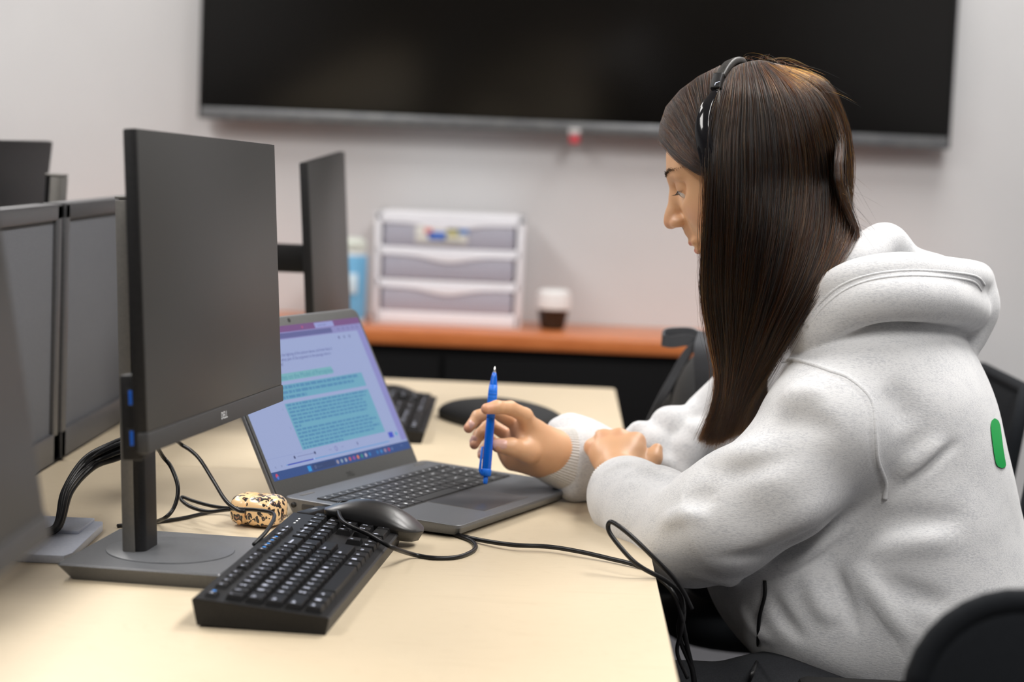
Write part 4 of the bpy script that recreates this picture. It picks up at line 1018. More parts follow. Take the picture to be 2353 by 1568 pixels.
# soft folds: height added or taken away along lines that lie on the surface found so far
base_s = Sdf(); base_s.p = h.p
FOLDS = []
def fold(uvs, w, amp, y0=1.95, ends=.5):
    """uvs: line on the cloth as seen by the lens; w and amp in picture pixels at 2.2 m; amp > 0 ridge, < 0 valley"""
    q = spline([(u, v, 0) for u, v in uvs], 6); pts = []
    for p in q:
        hp_ = base_s.hit(p.x, p.y, y0, 2.8, 400)
        if hp_ is not None: pts.append(hp_)
    if len(pts) < 2: return
    A_ = np.array([list(p) for p in pts]); L_ = np.r_[0, np.cumsum(np.linalg.norm(np.diff(A_, axis=0), axis=1))]
    n = max(8, int(L_[-1]/(w*px(2.2)*.16))); t = np.linspace(0, L_[-1], n); A_ = np.stack([np.interp(t, L_, A_[:, i]) for i in range(3)], 1)
    tp = np.clip(np.minimum(t, L_[-1]-t)/(L_[-1]*ends+1e-9), 0, 1); tp = tp*tp*(3-2*tp)
    c_ = A_.mean(0); FOLDS.append((A_, w*px(2.2), amp*px(2.2), tp, c_, np.linalg.norm(A_-c_, axis=1).max()))
# sleeve folds
fold([(1425, 1120), (1455, 1095), (1500, 1092), (1545, 1112)], 22.1, -17.9, ends=0.45)
fold([(1375, 1090), (1430, 1068), (1490, 1075), (1530, 1098)], 14.4, 16.4, ends=0.45)
fold([(1560, 1110), (1630, 1060), (1720, 1035), (1800, 1010)], 34.0, 20.9, ends=0.45)
fold([(1560, 1160), (1610, 1145), (1660, 1150)], 28.9, -15.0, ends=0.45)
fold([(1640, 1100), (1740, 1075), (1850, 1040)], 25.5, -12.0, ends=0.45)
fold([(1500, 1210), (1580, 1180), (1640, 1200)], 22.1, 12.0, ends=0.45)
fold([(1640, 1260), (1760, 1230), (1880, 1170), (1960, 1110)], 39.1, 17.9, ends=0.45)
fold([(1600, 1285), (1740, 1275), (1860, 1225), (1950, 1160)], 18.7, -10.5, ends=0.45)
fold([(1560, 1318), (1660, 1338), (1760, 1325), (1870, 1270), (1985, 1190)], 20.0, 17.6, ends=0.3)
fold([(2038, 1152), (1990, 1195), (1930, 1248), (1870, 1290), (1800, 1322), (1720, 1345)], 9.0, -9.0, ends=.15)
fold([(2060, 1165), (1990, 1225), (1920, 1280), (1850, 1322)], 30.0, -15.9, ends=.4)
fold([(1780, 930), (1850, 900), (1920, 900)], 28.9, 15.0, ends=0.45)
fold([(1760, 980), (1850, 970), (1940, 1010)], 28.9, -13.4, ends=0.45)
# side of the trunk
fold([(2040, 1150), (2100, 1100), (2170, 1040), (2215, 1010)], 12.8, -12.0, ends=0.45)
fold([(2050, 1105), (2110, 1060), (2180, 1000)], 25.5, 15.0, ends=0.45)
fold([(1960, 1225), (2060, 1200), (2160, 1195), (2240, 1180)], 28.9, -13.4, ends=0.45)
fold([(1960, 1270), (2080, 1250), (2220, 1230)], 34.0, 15.0, ends=0.45)
fold([(2020, 880), (2070, 930), (2090, 1000)], 39.1, -13.4, ends=0.45)
fold([(1900, 1260), (1930, 1340), (1960, 1420), (1975, 1480)], 15.3, -13.4, ends=0.45)
fold([(1850, 1310), (1880, 1380), (1920, 1450)], 22.1, 15.0, ends=0.45)
fold([(1940, 1270), (2000, 1350), (2060, 1430), (2120, 1500)], 25.5, 15.0, ends=0.45)
fold([(2010, 1320), (2110, 1370), (2200, 1390)], 25.5, -13.4, ends=0.45)
fold([(1760, 1340), (1800, 1420), (1860, 1490)], 18.7, -12.0, ends=0.45)
fold([(1690, 1370), (1720, 1430), (1790, 1490)], 20.4, 12.0, ends=0.45)
# hood details
fold([(1850, 752), (1900, 690), (1960, 650), (2060, 640), (2160, 645), (2240, 655)], 3.2, -1.5, ends=0.06)
fold([(1850, 720), (1880, 700), (1925, 660)], 6.8, -3.4, ends=0.45)
# armhole seam, shoulder seam and side seam
fold([(1800, 828), (1830, 829), (1870, 840), (1910, 855), (1945, 868), (1985, 900), (2005, 935), (2010, 1000), (2016, 1060), (2035, 1110), (2033, 1150)], 9.0, 3.0, ends=0.06)
fold([(1800, 836), (1830, 838), (1868, 849), (1908, 864), (1940, 877), (1974, 908), (1993, 940), (1998, 1000), (2004, 1060), (2022, 1110), (2021, 1150)], 3.2, -1.7, ends=0.06)
fold([(1868, 838), (1880, 800), (1930, 760), (1950, 700)], 3.2, -1.2, ends=0.06)
fold([(1940, 1250), (1960, 1320), (1990, 1380), (2040, 1450), (2090, 1530)], 3.2, -1.4, ends=0.06)
def slack(X, D):
    if X.ndim == 4: c_ = X[X.shape[0]//2, X.shape[1]//2, X.shape[2]//2]; rad = np.linalg.norm(X[-1, -1, -1]-X[0, 0, 0])/2
    else: c_ = X.reshape(-1, 3).mean(0); rad = np.linalg.norm(X.reshape(-1, 3)-c_, axis=1).max()
    if rad < .3:
        for A_, w_, am, tp, fc, fr in FOLDS:
            if np.linalg.norm(fc-c_) > fr+rad+2.6*w_: continue
            near = np.linalg.norm(A_-c_, axis=1) < rad+2.6*w_
            if not near.any(): continue
            B2 = A_[near]; t2 = tp[near]; d2 = ((X[..., None, :]-B2)**2).sum(-1); k = d2.argmin(-1)
            D = D-am*t2[k]*np.exp(-np.take_along_axis(d2, k[..., None], -1)[..., 0]/(w_*w_))
    x, y, z = X[..., 0], X[..., 1], X[..., 2]
    w1 = np.sin(x*29+1.7*np.sin(z*23+y*17)+2)*np.sin(z*25+1.3*np.sin(y*21-x*13)+.6)
    return D-.0011*w1
ho.post = slack
SEAMS = [[(1800, 829), (1830, 829), (1870, 840), (1910, 855), (1945, 868), (1985, 900), (2005, 935), (2010, 1000), (2016, 1060), (2035, 1110), (2033, 1148)],
 [(1848, 744), (1885, 695), (1935, 655), (2000, 632), (2080, 622), (2160, 624), (2225, 631), (2250, 640), (2262, 655)],
 [(1856, 752), (1893, 705), (1943, 666), (2005, 643), (2080, 634), (2160, 636), (2220, 643), (2243, 652), (2254, 668)]]
M['hoodie'] = m = mat('heather_grey_fleece', (.62, .625, .635), .92, Sheen_Weight=.35, Sheen_Roughness=.5)
bb_ = m.node_tree.nodes['Principled BSDF']; tc = N(m, 'ShaderNodeTexCoord')
mp = N(m, 'ShaderNodeMapping'); mp.inputs['Scale'].default_value = (.42, 1, 1.3); mp.inputs['Rotation'].default_value = (0, -.5, 0); L(m, tc.outputs['Object'], mp.inputs[0])
nz = N(m, 'ShaderNodeTexNoise'); nz.inputs['Scale'].default_value = 520; nz.inputs['Detail'].default_value = 4; nz.inputs['Roughness'].default_value = .7; L(m, mp.outputs[0], nz.inputs['Vector'])
n0 = N(m, 'ShaderNodeTexNoise'); n0.inputs['Scale'].default_value = 45; n0.inputs['Detail'].default_value = 3; L(m, mp.outputs[0], n0.inputs['Vector'])
ad = N(m, 'ShaderNodeMath', operation='MULTIPLY_ADD'); ad.inputs[1].default_value = .35; L(m, n0.outputs['Fac'], ad.inputs[0]); L(m, nz.outputs['Fac'], ad.inputs[2])
rp = N(m, 'ShaderNodeValToRGB'); e = rp.color_ramp.elements; e[0].position = .50; e[0].color = (.51, .52, .545, 1); e[1].position = .72; e[1].color = (.68, .685, .695, 1)
L(m, ad.outputs[0], rp.inputs[0]); L(m, rp.outputs[0], bb_.inputs['Base Color'])
bpn = N(m, 'ShaderNodeBump'); bpn.inputs['Strength'].default_value = .35; bpn.inputs['Distance'].default_value = .0012; L(m, nz.outputs['Fac'], bpn.inputs['Height']); L(m, bpn.outputs[0], bb_.inputs['Normal'])
hd, _ = sdf_obj('hoodie', ho, .0023, M['hoodie'], bo); hd['label'] = 'pale heather grey hooded sweatshirt'
for si, sm_ in enumerate(SEAMS):
    q_ = spline([(u, v, 0) for u, v in sm_], 8); pp_ = []
    for p in q_:
        hh = ho.hit(p.x, p.y, 1.95, 2.8, 700)
        if hh is not None and (not pp_ or (hh-pp_[-1]).length < .03): pp_.append(hh+ray(p.x, p.y).normalized()*(.0010 if si == 0 else .0008))
    if len(pp_) > 3:
        pp_ = [pp_[0]]+[(pp_[i-1]+pp_[i]*2+pp_[i+1])/4 for i in range(1, len(pp_)-1)]+[pp_[-1]]
        V_, F_ = tube_data(pp_, .0034 if si == 0 else .0017, 8); new('seam', V_, F_, M['hoodie'], hd, True)
# ribbed cuffs
def cuff(name, path, rs, sq, ribs, m):
    """closed sleeve end: rings along the path, flattened by sq, with knitted ribs"""
    pts = [Vector(p) for p in path]; n = ribs*6; V = []; F = []
    t0 = (pts[-1]-pts[0]).normalized(); a = t0.cross(Vector((0, 0, 1))).normalized(); c = a.cross(t0)
    for p, r_ in zip(pts, rs):
        for k in range(n):
            th = 2*PI*k/n; rr = r_*(1+.016*math.cos(ribs*th)); V.append(p+a*(rr*sq*math.cos(th))+c*(rr*math.sin(th)))
    for i in range(len(pts)-1):
        for k in range(n): F.append((i*n+k, i*n+(k+1) % n, (i+1)*n+(k+1) % n, (i+1)*n+k))
    return new(name, V, F, m, hd, True)
M['rib'] = noise_mat('ribbed_knit', (.60, .585, .56), (.68, .665, .64), 500, .95, bump=.3, bscale=900)
A = P(1322, 1060, 2.53); B_ = P(1238, 1040, 2.503)
def lerp(a, b, t): return a*(1-t)+b*t
cuff('cuff', [lerp(A, B_, t) for t in (-.05, .12, .3, .6, .85, .97, 1.0, .99, .9, .6)], [v*px(2.5) for v in (72, 76, 74, 67, 60, 57, 54, 50, 49, 48)], .92, 62, M['rib'])
A = P(1452, 1150, 2.375); B_ = P(1430, 1106, 2.428)
cuff('cuff', [lerp(A, B_, t) for t in (-.05, .2, .5, .8, .95, 1.0, .98, .85, .5)], [v*px(2.43) for v in (72, 70, 66, 64, 63, 60, 57, 55, 54)], 1.24, 62, M['rib'])
# green mark printed on the back
gp = [(2283, 950), (2291, 948), (2297, 960), (2300, 1000), (2306, 1040), (2311, 1075), (2306, 1088), (2297, 1085), (2290, 1060), (2283, 1020), (2276, 985), (2275, 962)]
# green mark printed on the back of the hoodie
V = []; F = []
cl = spline([(2285, 962, 0), (2288, 990, 0), (2293, 1030, 0), (2298, 1060, 0), (2302, 1076, 0)], 6); nn = len(cl)
ok_ = True
for i, p in enumerate(cl):
    t = i/(nn-1); hw = 11.5*math.sqrt(max(0.02, 1-abs(2*t-1)**6))
    for j in range(7):
        u = p.x+hw*(j/3-1); hh = ho.hit(u, p.y, 2.0, 2.7, 500); uu = u
        while hh is None and uu > p.x-14: uu -= 2; hh = ho.hit(uu, p.y, 2.0, 2.7, 500)
        V.append((hh if hh is not None else P(u, p.y, 2.42))+cd(u, p.y)*.0022+Vector((.0006, 0, 0)))
for i in range(nn-1):
    for j in range(6): F.append((i*7+j, i*7+j+1, (i+1)*7+j+1, (i+1)*7+j))
gm = new('print', V, F, mat('green_print', (.005, .36, .07), .55), hd, True); gm['label'] = 'bright green printed stroke on the back'
# ------------------------------------------------------------------ hair
M['hairbase'] = noise_mat('hair_underlayer', (.008, .0045, .003), (.016, .009, .005), 60, .95, stretch=(6, 6, 1), Specular_IOR_Level=.05)
hm = bpy.data.materials.new('dark_brown_hair'); hm.use_nodes = True; nt = hm.node_tree; nt.nodes.remove(nt.nodes['Principled BSDF'])
hb = nt.nodes.new('ShaderNodeBsdfHairPrincipled'); hb.parametrization = 'MELANIN'
for k_, v_ in (('Melanin', .86), ('Melanin Redness', .62), ('Roughness', .25), ('Radial Roughness', .38), ('Random Color', .5), ('Random Roughness', .2), ('Coat', .0)):
    if k_ in hb.inputs: hb.inputs[k_].default_value = v_
nt.links.new(hb.outputs[0], nt.nodes['Material Output'].inputs['Surface'])
hs_ = Sdf()
hs_.ell(H(-.010, 0, .022), (.091, .0800, .0865), .02, R=HR)
def facecut(X, D):
    v = (X-np.array(list(HC)))@HR; g = np.minimum(.66*v[..., 0]-.75*v[..., 2]-.004, v[..., 0]-.002); return np.maximum(D, g)
hs_.post = facecut
cap_o, _ = sdf_obj('hair_cap', hs_, .003, M['hairbase'], bo)
HX, HZ = 1722, 345
def hy_(u, v, rx=212, rz=215, dp=.094):
    q2_ = ((u-HX)/rx)**2+((v-HZ)/rz)**2; y_ = 2.335-dp*math.sqrt(max(0, 1-q2_)); hh = hs_.hit(u, v, 2.2, 2.45, 120)
    return y_ if hh is None else min(y_, hh.y-.007)
def G(*pts):
    """guide: (u, v) on the head gets its depth from the skull, (u, v, y) is free"""
    out = []
    for p in pts:
        y_ = p[2] if len(p) > 2 else hy_(p[0], p[1])
        if p[1] < 640:
            hh = body.hit(p[0], p[1], 2.2, 2.5, 150)
            if hh is not None and len(p) > 2 and p[2] < 2.342: y_ = min(y_, hh.y-.006)
        out.append(list(P(p[0], p[1], y_)))
    return np.array(out)
def resample(g, n):
    q = np.array([list(v) for v in spline([Vector(p) for p in g], 8)]); L_ = np.r_[0, np.cumsum(np.linalg.norm(np.diff(q, axis=0), axis=1))]
    return np.stack([np.interp(np.linspace(0, L_[-1], n), L_, q[:, i]) for i in range(3)], 1)
NP = 26
side_g = [
 G((1668, 172), (1645, 235), (1630, 320), (1627, 400, 2.243), (1622, 500, 2.245), (1616, 600, 2.25), (1617, 690, 2.26), (1632, 780, 2.27), (1648, 860, 2.285), (1640, 930, 2.30), (1612, 1000, 2.31), (1590, 1045, 2.315)),
 G((1680, 158), (1668, 230), (1655, 320), (1652, 400, 2.238), (1648, 500, 2.235), (1645, 600, 2.24), (1650, 700, 2.25), (1662, 800, 2.26), (1668, 870, 2.275), (1660, 940, 2.29), (1636, 1010, 2.30), (1612, 1055, 2.305)),
 G((1700, 147), (1700, 220), (1692, 320), (1692, 400, 2.234), (1690, 500, 2.228), (1684, 620, 2.23), (1682, 720, 2.24), (1682, 810, 2.25), (1680, 880, 2.262), (1672, 940, 2.28), (1650, 1010, 2.295), (1630, 1055, 2.30)),
 G((1725, 140), (1742, 220), (1752, 320), (1755, 410, 2.236), (1748, 520, 2.226), (1732, 640, 2.226), (1716, 740, 2.235), (1702, 820, 2.245), (1692, 880, 2.258), (1681, 940, 2.275), (1662, 1005, 2.29), (1642, 1050, 2.30)),
 G((1745, 138), (1790, 215), (1815, 320), (1822, 420, 2.246), (1808, 540, 2.23), (1780, 660, 2.226), (1750, 750, 2.232), (1724, 830, 2.243), (1704, 890, 2.256), (1690, 945, 2.272), (1672, 1000, 2.288), (1655, 1045, 2.295)),
 G((1758, 140), (1832, 215), (1868, 320), (1880, 420, 2.275), (1872, 540, 2.248), (1836, 650, 2.232), (1790, 745, 2.232), (1750, 830, 2.243), (1720, 890, 2.256), (1700, 945, 2.272), (1682, 995, 2.288), (1665, 1040, 2.295)),
 G((1768, 142), (1862, 215), (1905, 310), (1918, 400, 2.31), (1925, 480, 2.29), (1915, 560, 2.262), (1875, 650, 2.24), (1818, 750, 2.236), (1768, 835, 2.245), (1730, 895, 2.256), (1707, 945, 2.272), (1690, 990, 2.288), (1675, 1030, 2.295)),
 G((1775, 144), (1876, 215), (1920, 305), (1934, 400, 2.34), (1944, 470, 2.325), (1962, 535, 2.30), (1925, 605, 2.262), (1868, 690, 2.243), (1815, 775, 2.24), (1768, 850, 2.247), (1733, 905, 2.258), (1710, 945, 2.272), (1698, 985, 2.288), (1688, 1025, 2.295))]
back_g = [
 G((1777, 145), (1874, 203), (1919, 285, 2.32), (1934, 360, 2.32), (1940, 430, 2.328), (1948, 500, 2.333), (1950, 570, 2.33), (1920, 640, 2.32)),
 G((1790, 147, 2.35), (1886, 195, 2.335), (1930, 272, 2.335), (1945, 350, 2.34), (1948, 430, 2.35), (1944, 510, 2.36), (1935, 590, 2.365)),
 G((1805, 150, 2.385), (1893, 195, 2.37), (1936, 270, 2.37), (1950, 350, 2.375), (1950, 430, 2.385), (1936, 510, 2.395), (1915, 600, 2.39)),
 G((1812, 155, 2.42), (1895, 204, 2.41), (1936, 278, 2.41), (1948, 350, 2.41), (1946, 430, 2.42), (1926, 500, 2.42), (1905, 590, 2.41))]
front_g = [
 G((1512, 322, 2.345), (1520, 330, 2.318), (1545, 358, 2.29), (1580, 385, 2.268), (1612, 402, 2.256), (1640, 412, 2.248)),
 G((1516, 285, 2.34), (1533, 300, 2.315), (1560, 335, 2.285), (1590, 365, 2.264), (1615, 385, 2.254), (1640, 398, 2.247)),
 G((1530, 245, 2.335), (1548, 268, 2.308), (1572, 305, 2.280), (1596, 338, 2.262), (1617, 360, 2.252), (1640, 378, 2.246)),
 G((1562, 207, 2.33), (1574, 232, 2.30), (1590, 270, 2.276), (1606, 305, 2.260), (1622, 332, 2.251), (1640, 350, 2.246)),
 G((1605, 175, 2.325), (1610, 200, 2.30), (1616, 235, 2.277), (1624, 270, 2.262), (1632, 300, 2.253), (1642, 320, 2.248)),
 G((1655, 150, 2.32), (1650, 170, 2.30), (1646, 200, 2.281), (1644, 230, 2.266), (1645, 260, 2.256), (1650, 285, 2.249))]
rg = np.random.default_rng(11)
SK_C = np.array(list(H(-.010, 0, .022))); SK_R = np.array([.091, .0800, .0865])
def off_skull(p):
    v = (p-SK_C)@HR; k0 = np.sqrt(((v/SK_R)**2).sum(-1)); f_ = np.where(k0 < 1.05, 1.05/np.maximum(k0, .3), 1.0); return (v*f_[:, None])@HR.T+SK_C
def grow(guides, n, nclump, depth, spread=.012, wave=.0012, reach=1.0, n_pts=NP, noise=.0015, edge=0):
    g = np.stack([resample(q, n_pts) for q in guides]); m_ = len(guides)-1
    cs = (np.arange(nclump)+rg.random(nclump))/nclump; cd_ = rg.random(nclump)**1.3
    ph = rg.random((nclump, 3))*2*PI; am = rg.random(nclump)*wave
    out = []; t = np.linspace(0, 1, n_pts)
    which = rg.integers(0, nclump, n); jit = rg.normal(0, spread, n)
    for i in range(n):
        c = which[i]; s0 = np.clip(cs[c]+jit[i], 0, 1); s_ = np.clip(s0+(cs[c]-s0)*.75*t**1.5, 0, 1)*m_
        k = np.minimum(s_.astype(int), m_-1); f = (s_-k)[:, None]; p = g[k, np.arange(n_pts)]*(1-f)+g[k+1, np.arange(n_pts)]*f
        dd = (cd_[c]*.75+.25*rg.random())*depth*np.minimum(1, .22+t*1.3)
        p = p.copy(); p[:, 1] += dd
        wv_ = am[c]*np.sin(t*9+ph[c, 0])*t; p[:, 0] += wv_; p[:, 1] += am[c]*np.sin(t*7+ph[c, 1])*t*.7
        a_ = rg.normal(0, noise, 3); b_ = rg.normal(0, noise, 3)
        p += np.outer(np.sin(t*PI*(1+rg.random()*2)), a_)+np.outer(t, b_)
        e_ = max(6, int(n_pts*min(1, reach-.22*rg.random()**2.2)))
        out.append(p[:e_])
    return [off_skull(q_) for q_ in out]
strands = grow(side_g, 11500, 150, .030, .009, .0030)+grow(side_g, 3500, 500, .012, .03, .003, noise=.0035)
strands += grow(back_g, 5200, 60, .016, .014, .003, noise=.0022)
strands += grow(front_g, 4200, 60, .006, .012, .0010, n_pts=18, noise=.0009)
# the other half of the head, hanging on her far side
Hn = np.array(list(HL)); Hc_ = np.array(list(HC)); far = []
for p in grow(side_g, 5500, 90, .03, .012, .0015): q_ = p-2*np.outer((p-Hc_)@Hn, Hn); q_[:, 0] += .012*np.linspace(0, 1, len(q_))**.6; far.append(q_)
for p in grow(front_g, 1600, 40, .006, .012, .0004, n_pts=14, noise=.0005): far.append(p-2*np.outer((p-Hc_)@Hn, Hn))
strands += far
rad = list(rg.uniform(.00011, .00017, len(strands)))
# loose flyaway hairs
fly = grow(side_g, 520, 520, .02, .05, .004, n_pts=20, noise=.0065)
fly += grow(front_g, 60, 60, .004, .05, .002, n_pts=12, noise=.003)
for i in range(150):        # short ones standing off the crown and nape
    u, v = (rg.uniform(1700, 1900), 150) if i < 95 else (rg.uniform(1925, 1960), rg.uniform(380, 520))
    if i < 95: v = 345-215*math.sqrt(max(0, 1-((u-HX)/212)**2))+4
    p0 = np.array(list(P(u, v, 2.33+rg.normal(0, .03)))); d_ = np.array([rg.uniform(.1, .9), rg.normal(0, .3), rg.uniform(.2, .9) if i < 95 else rg.uniform(-.8, .2)]); L0 = rg.uniform(.012, .035)
    cv = rg.uniform(-1.2, 1.2); fly.append(np.array([p0+d_*L0*t_+np.array([cv*L0*t_*t_, 0, -.9*L0*t_*t_]) for t_ in np.linspace(0, 1, 9)]))
strands += fly; rad += list(rg.uniform(.00006, .00009, len(fly)))
hair = fibres('hair', strands, np.array(rad), hm, bo); tag(hair, kind='stuff'); hair['label'] = 'long straight dark brown hair parted on top'
# dark mass under the strands so that no light shows through
hm_ = Sdf()
for gi, rr_ in ((1, 16), (2, 24), (3, 26), (4, 28), (5, 28), (6, 22)):
    g_ = resample(side_g[gi], 14)[3:]; k_ = len(g_)
    for i in range(k_-2):
        f0, f1 = i/(k_-1), (i+1)/(k_-1); ra_, rb_ = [(rr_*(1-.55*f))*px(2.26) for f in (f0, f1)]
        hm_.cap(g_[i]+np.array([0, ra_+.017, 0]), g_[i+1]+np.array([0, rb_+.017, 0]), ra_, rb_, .012)
for gg_, ox in ((0, -.03), (1, -.03), (2, -.032)):
    g_ = resample(back_g[gg_], 9)
    for i in range(3, 8): hm_.cap(g_[i]+np.array([ox, .006, 0]), g_[i+1 if i < 8 else i]+np.array([ox, .006, 0]), .015, .015, .012)
hmo, _ = sdf_obj('hair_mass', hm_, .003, M['hairbase'], bo)
print('HAIR', len(strands))
# ------------------------------------------------------------------ headset
hsx = thing('headset', 'black wired headset with glossy side arm worn over the dark hair', 'headset')
M['gloss'] = mat('gloss_black', (.008, .008, .010), .08); M['padding'] = noise_mat('black_leatherette', (.02, .019, .018), (.03, .028, .026), 300, .42, bump=.4, bscale=900)
def band(name, pts, w_, t_, m, parent, n=10, roundness=.5):
    """flat band swept over the head: wide along the head's front-back axis, thin outwards"""
    q_ = spline(pts, 8); V = []; F = []; k = 12
    for i, p in enumerate(q_):
        tg = (q_[min(i+1, len(q_)-1)]-q_[max(i-1, 0)]).normalized(); a_ = (HF-tg*HF.dot(tg)).normalized(); o_ = tg.cross(a_)
        ww = np.interp(i/(len(q_)-1), np.linspace(0, 1, len(w_)), w_); tt = np.interp(i/(len(q_)-1), np.linspace(0, 1, len(t_)), t_)
        for j in range(k):
            an = 2*PI*j/k; cx_, sx_ = math.cos(an), math.sin(an); V.append(p+a_*(ww*math.copysign(abs(cx_)**roundness, cx_))+o_*(tt*math.copysign(abs(sx_)**roundness, sx_)))
    for i in range(len(q_)-1):
        for j in range(k): F.append((i*k+j, i*k+(j+1) % k, (i+1)*k+(j+1) % k, (i+1)*k+j))
    F.append(tuple(range(k-1, -1, -1))); F.append(tuple(range((len(q_)-1)*k, len(q_)*k)))
    return new(name, V, F, m, parent, True)
arc = [H(-.010, sg*y, z) for sg, y, z in ((1, .067, .104), (1, .052, .113), (1, .032, .1185), (1, .01, .119), (-1, .01, .116), (-1, .028, .109), (-1, .044, .097), (-1, .056, .083))]
arc = [p+HF*(-.018*(1-abs(2*i/7-1)**1.5)) for i, p in enumerate(arc)]
band('headband', arc, [.0062, .0072, .008, .0072, .0062], [.0036, .0044, .0046, .0044, .0036], M['padding'], hsx)
def SH(x, sg, y, z):
    return H(x, y, z) if sg > 0 else H(x+.006, -y*.86, z-.016)
for sg in (1, -1):
    jt = band('slider_joint', [SH(-.010, sg, .067, .1065), SH(-.006, sg, .073, .099), SH(-.003, sg, .077, .092)], [.0066, .0066, .0064], [.0044, .0044, .0042], M['black'], hsx)
    if sg == 1:
        e1, e2 = -HF*1.0, HL*0
        pc_ = H(-.0065, .0795, .0975); ax = (H(-.003, .077, .092)-H(-.010, .067, .1065)).normalized(); rt_ = -HF; up_ = -ax; Vt, Ft = text_mesh('L', .0085); new('side_letter', [pc_+rt_*v.y-up_*v.x+HL*.0003 for v in Vt], Ft, M['legend'], jt)
    band('yoke_arm', [SH(-.002, sg, .078, .090), SH(.012, sg, .089, .075), SH(.022, sg, .096, .055), SH(.026, sg, .100, .035), SH(.029, sg, .100, .015), SH(.034, sg, .097, -.004), SH(.036, sg, .094, -.014)], [.0045, .0078, .0096, .0096, .0088, .0068, .0040], [.0026, .0034, .0038, .0038, .0034, .0028, .002], M['gloss'], hsx, roundness=.8)
    band('inner_rail', [SH(-.005, sg, .076, .091), SH(-.001, sg, .084, .074), SH(.006, sg, .089, .055), SH(.014, sg, .092, .035)], [.0022, .0024, .0022, .0014], [.0018]*4, M['pole_grey'], hsx)
    c0 = SH(.022, sg, .078, -.028); c1 = SH(.022, sg, .090, -.028); V, F = tube_data([c0, c1], .026, 28); new('ear_cup', V, F, M['black'], hsx, True)
# ------------------------------------------------------------------ pen
pen = thing('pen', 'translucent blue retractable ballpoint pen held upright, point upwards', 'pen')
def pl_(v): u = 1137-22*(v-845)/267; return P(u, v, 2.437+(945-v)*.00010)
M['pen_solid'] = mat('pen_blue_rubber', (.0, .155, .74), .5); M['pen_clear'] = mat('pen_blue_clear', (.0, .16, .85), .08, Transmission_Weight=.35); M['pen_dark'] = mat('pen_ink_tube', (.0, .02, .25), .3); M['chrome'] = mat('chrome', (.8, .8, .78), .15, 1)
pq = px(2.44)
def rod(name, vs, rs, m, n=20):
    V, F = tube_data([pl_(v) for v in vs], [r_*pq for r_ in rs], n); return new(name, V, F, m, pen, True)
rod('point', [843, 850, 858], [1.2, 2.2, 4.0], M['chrome'])
rod('nose_cone', [857, 866, 884, 886], [4.6, 6.5, 9.0, 9.4], M['pen_clear'])
rod('grip', [885, 900, 925, 950, 962], [9.4, 10.6, 10.8, 9.8, 9.6], M['pen_solid'])
for vv in range(905, 950, 8): rod('grip_ring', [vv, vv+2], [11.0-.02*(vv-905), 11.0-.02*(vv-905)], M['pen_solid'])
rod('barrel', [961, 963, 1000, 1050, 1086, 1091], [9.2, 9.7, 10.2, 10.6, 10.9, 9.5], M['pen_clear'])
rod('ink_tube', [964, 1084], [4, 4], M['pen_dark'], 10)
rod('end_collar', [1078, 1080, 1093, 1095], [10.9, 11.8, 11.6, 9], M['pen_solid'])
rod('push_button', [1093, 1110, 1113], [5.4, 5.0, 3.6], M['pen_solid'])
a0, a1 = pl_(1088), pl_(1028); off = Vector((-11.8*pq, -.002, 0)); V, F = tube_data([a0, a0+off, a0+off*1.25+(a1-a0)*.1, a1+off*1.15, a1+off*.95], [3.4*pq, 3.4*pq, 3.2*pq, 2.6*pq, 2.2*pq], 10); new('clip', V, F, M['pen_solid'], pen, True)
# ------------------------------------------------------------------ leads at the desk edge and on the lap
cable([PZ(975, 1213, zt), PZ(1010, 1221, zt), PZ(1060, 1232, zt), PZ(1110, 1243, zt+.002), PZ(1180, 1253, zt+.004), PZ(1260, 1257, zt+.004), PZ(1330, 1268, zt+.004), PZ(1400, 1284, zt+.002), PZ(1470, 1303, zt), P(1525, 1338, 2.10), P(1550, 1370, 2.09), P(1566, 1420, 2.09), P(1580, 1490, 2.10), P(1597, 1570, 2.12), P(1600, 1660, 2.15)], .0026, 'long black lead crossing the desk and dropping over its edge')
cable([P(1590, 1400, 2.085), P(1570, 1360, 2.08), P(1545, 1325, 2.075), P(1500, 1280, 2.07), P(1450, 1232, 2.075), P(1412, 1203, 2.085), P(1399, 1203, 2.09), P(1399, 1220, 2.09), P(1415, 1245, 2.085), P(1450, 1285, 2.075), P(1480, 1308, 2.075), P(1530, 1335, 2.08), P(1562, 1365, 2.085), P(1568, 1400, 2.09), P(1560, 1440, 2.10), P(1566, 1480, 2.10), P(1590, 1540, 2.11), P(1596, 1600, 2.12)], .0026, 'black lead standing in a narrow loop in front of the elbow')
cable([P(1560, 1345, 2.10), P(1572, 1400, 2.095), P(1566, 1450, 2.09), P(1556, 1500, 2.10), P(1580, 1560, 2.10)], .0022, 'thin black lead twisting down beside the desk edge')
hc_ = [(1757, 1335), (1757, 1370), (1745, 1420), (1742, 1470), (1742, 1510), (1732, 1540), (1718, 1575)]
pp_ = []
for u, v in hc_:
    q_ = ho.hit(u, v, 1.95, 2.8, 500); pp_.append((q_ if q_ is not None and q_.y < 2.4 and v < 1530 else P(u, v, 2.12))+cd(u, v)*.004)
cable(pp_, .0022, 'thin black headset lead hanging from under the sleeve over the lap')
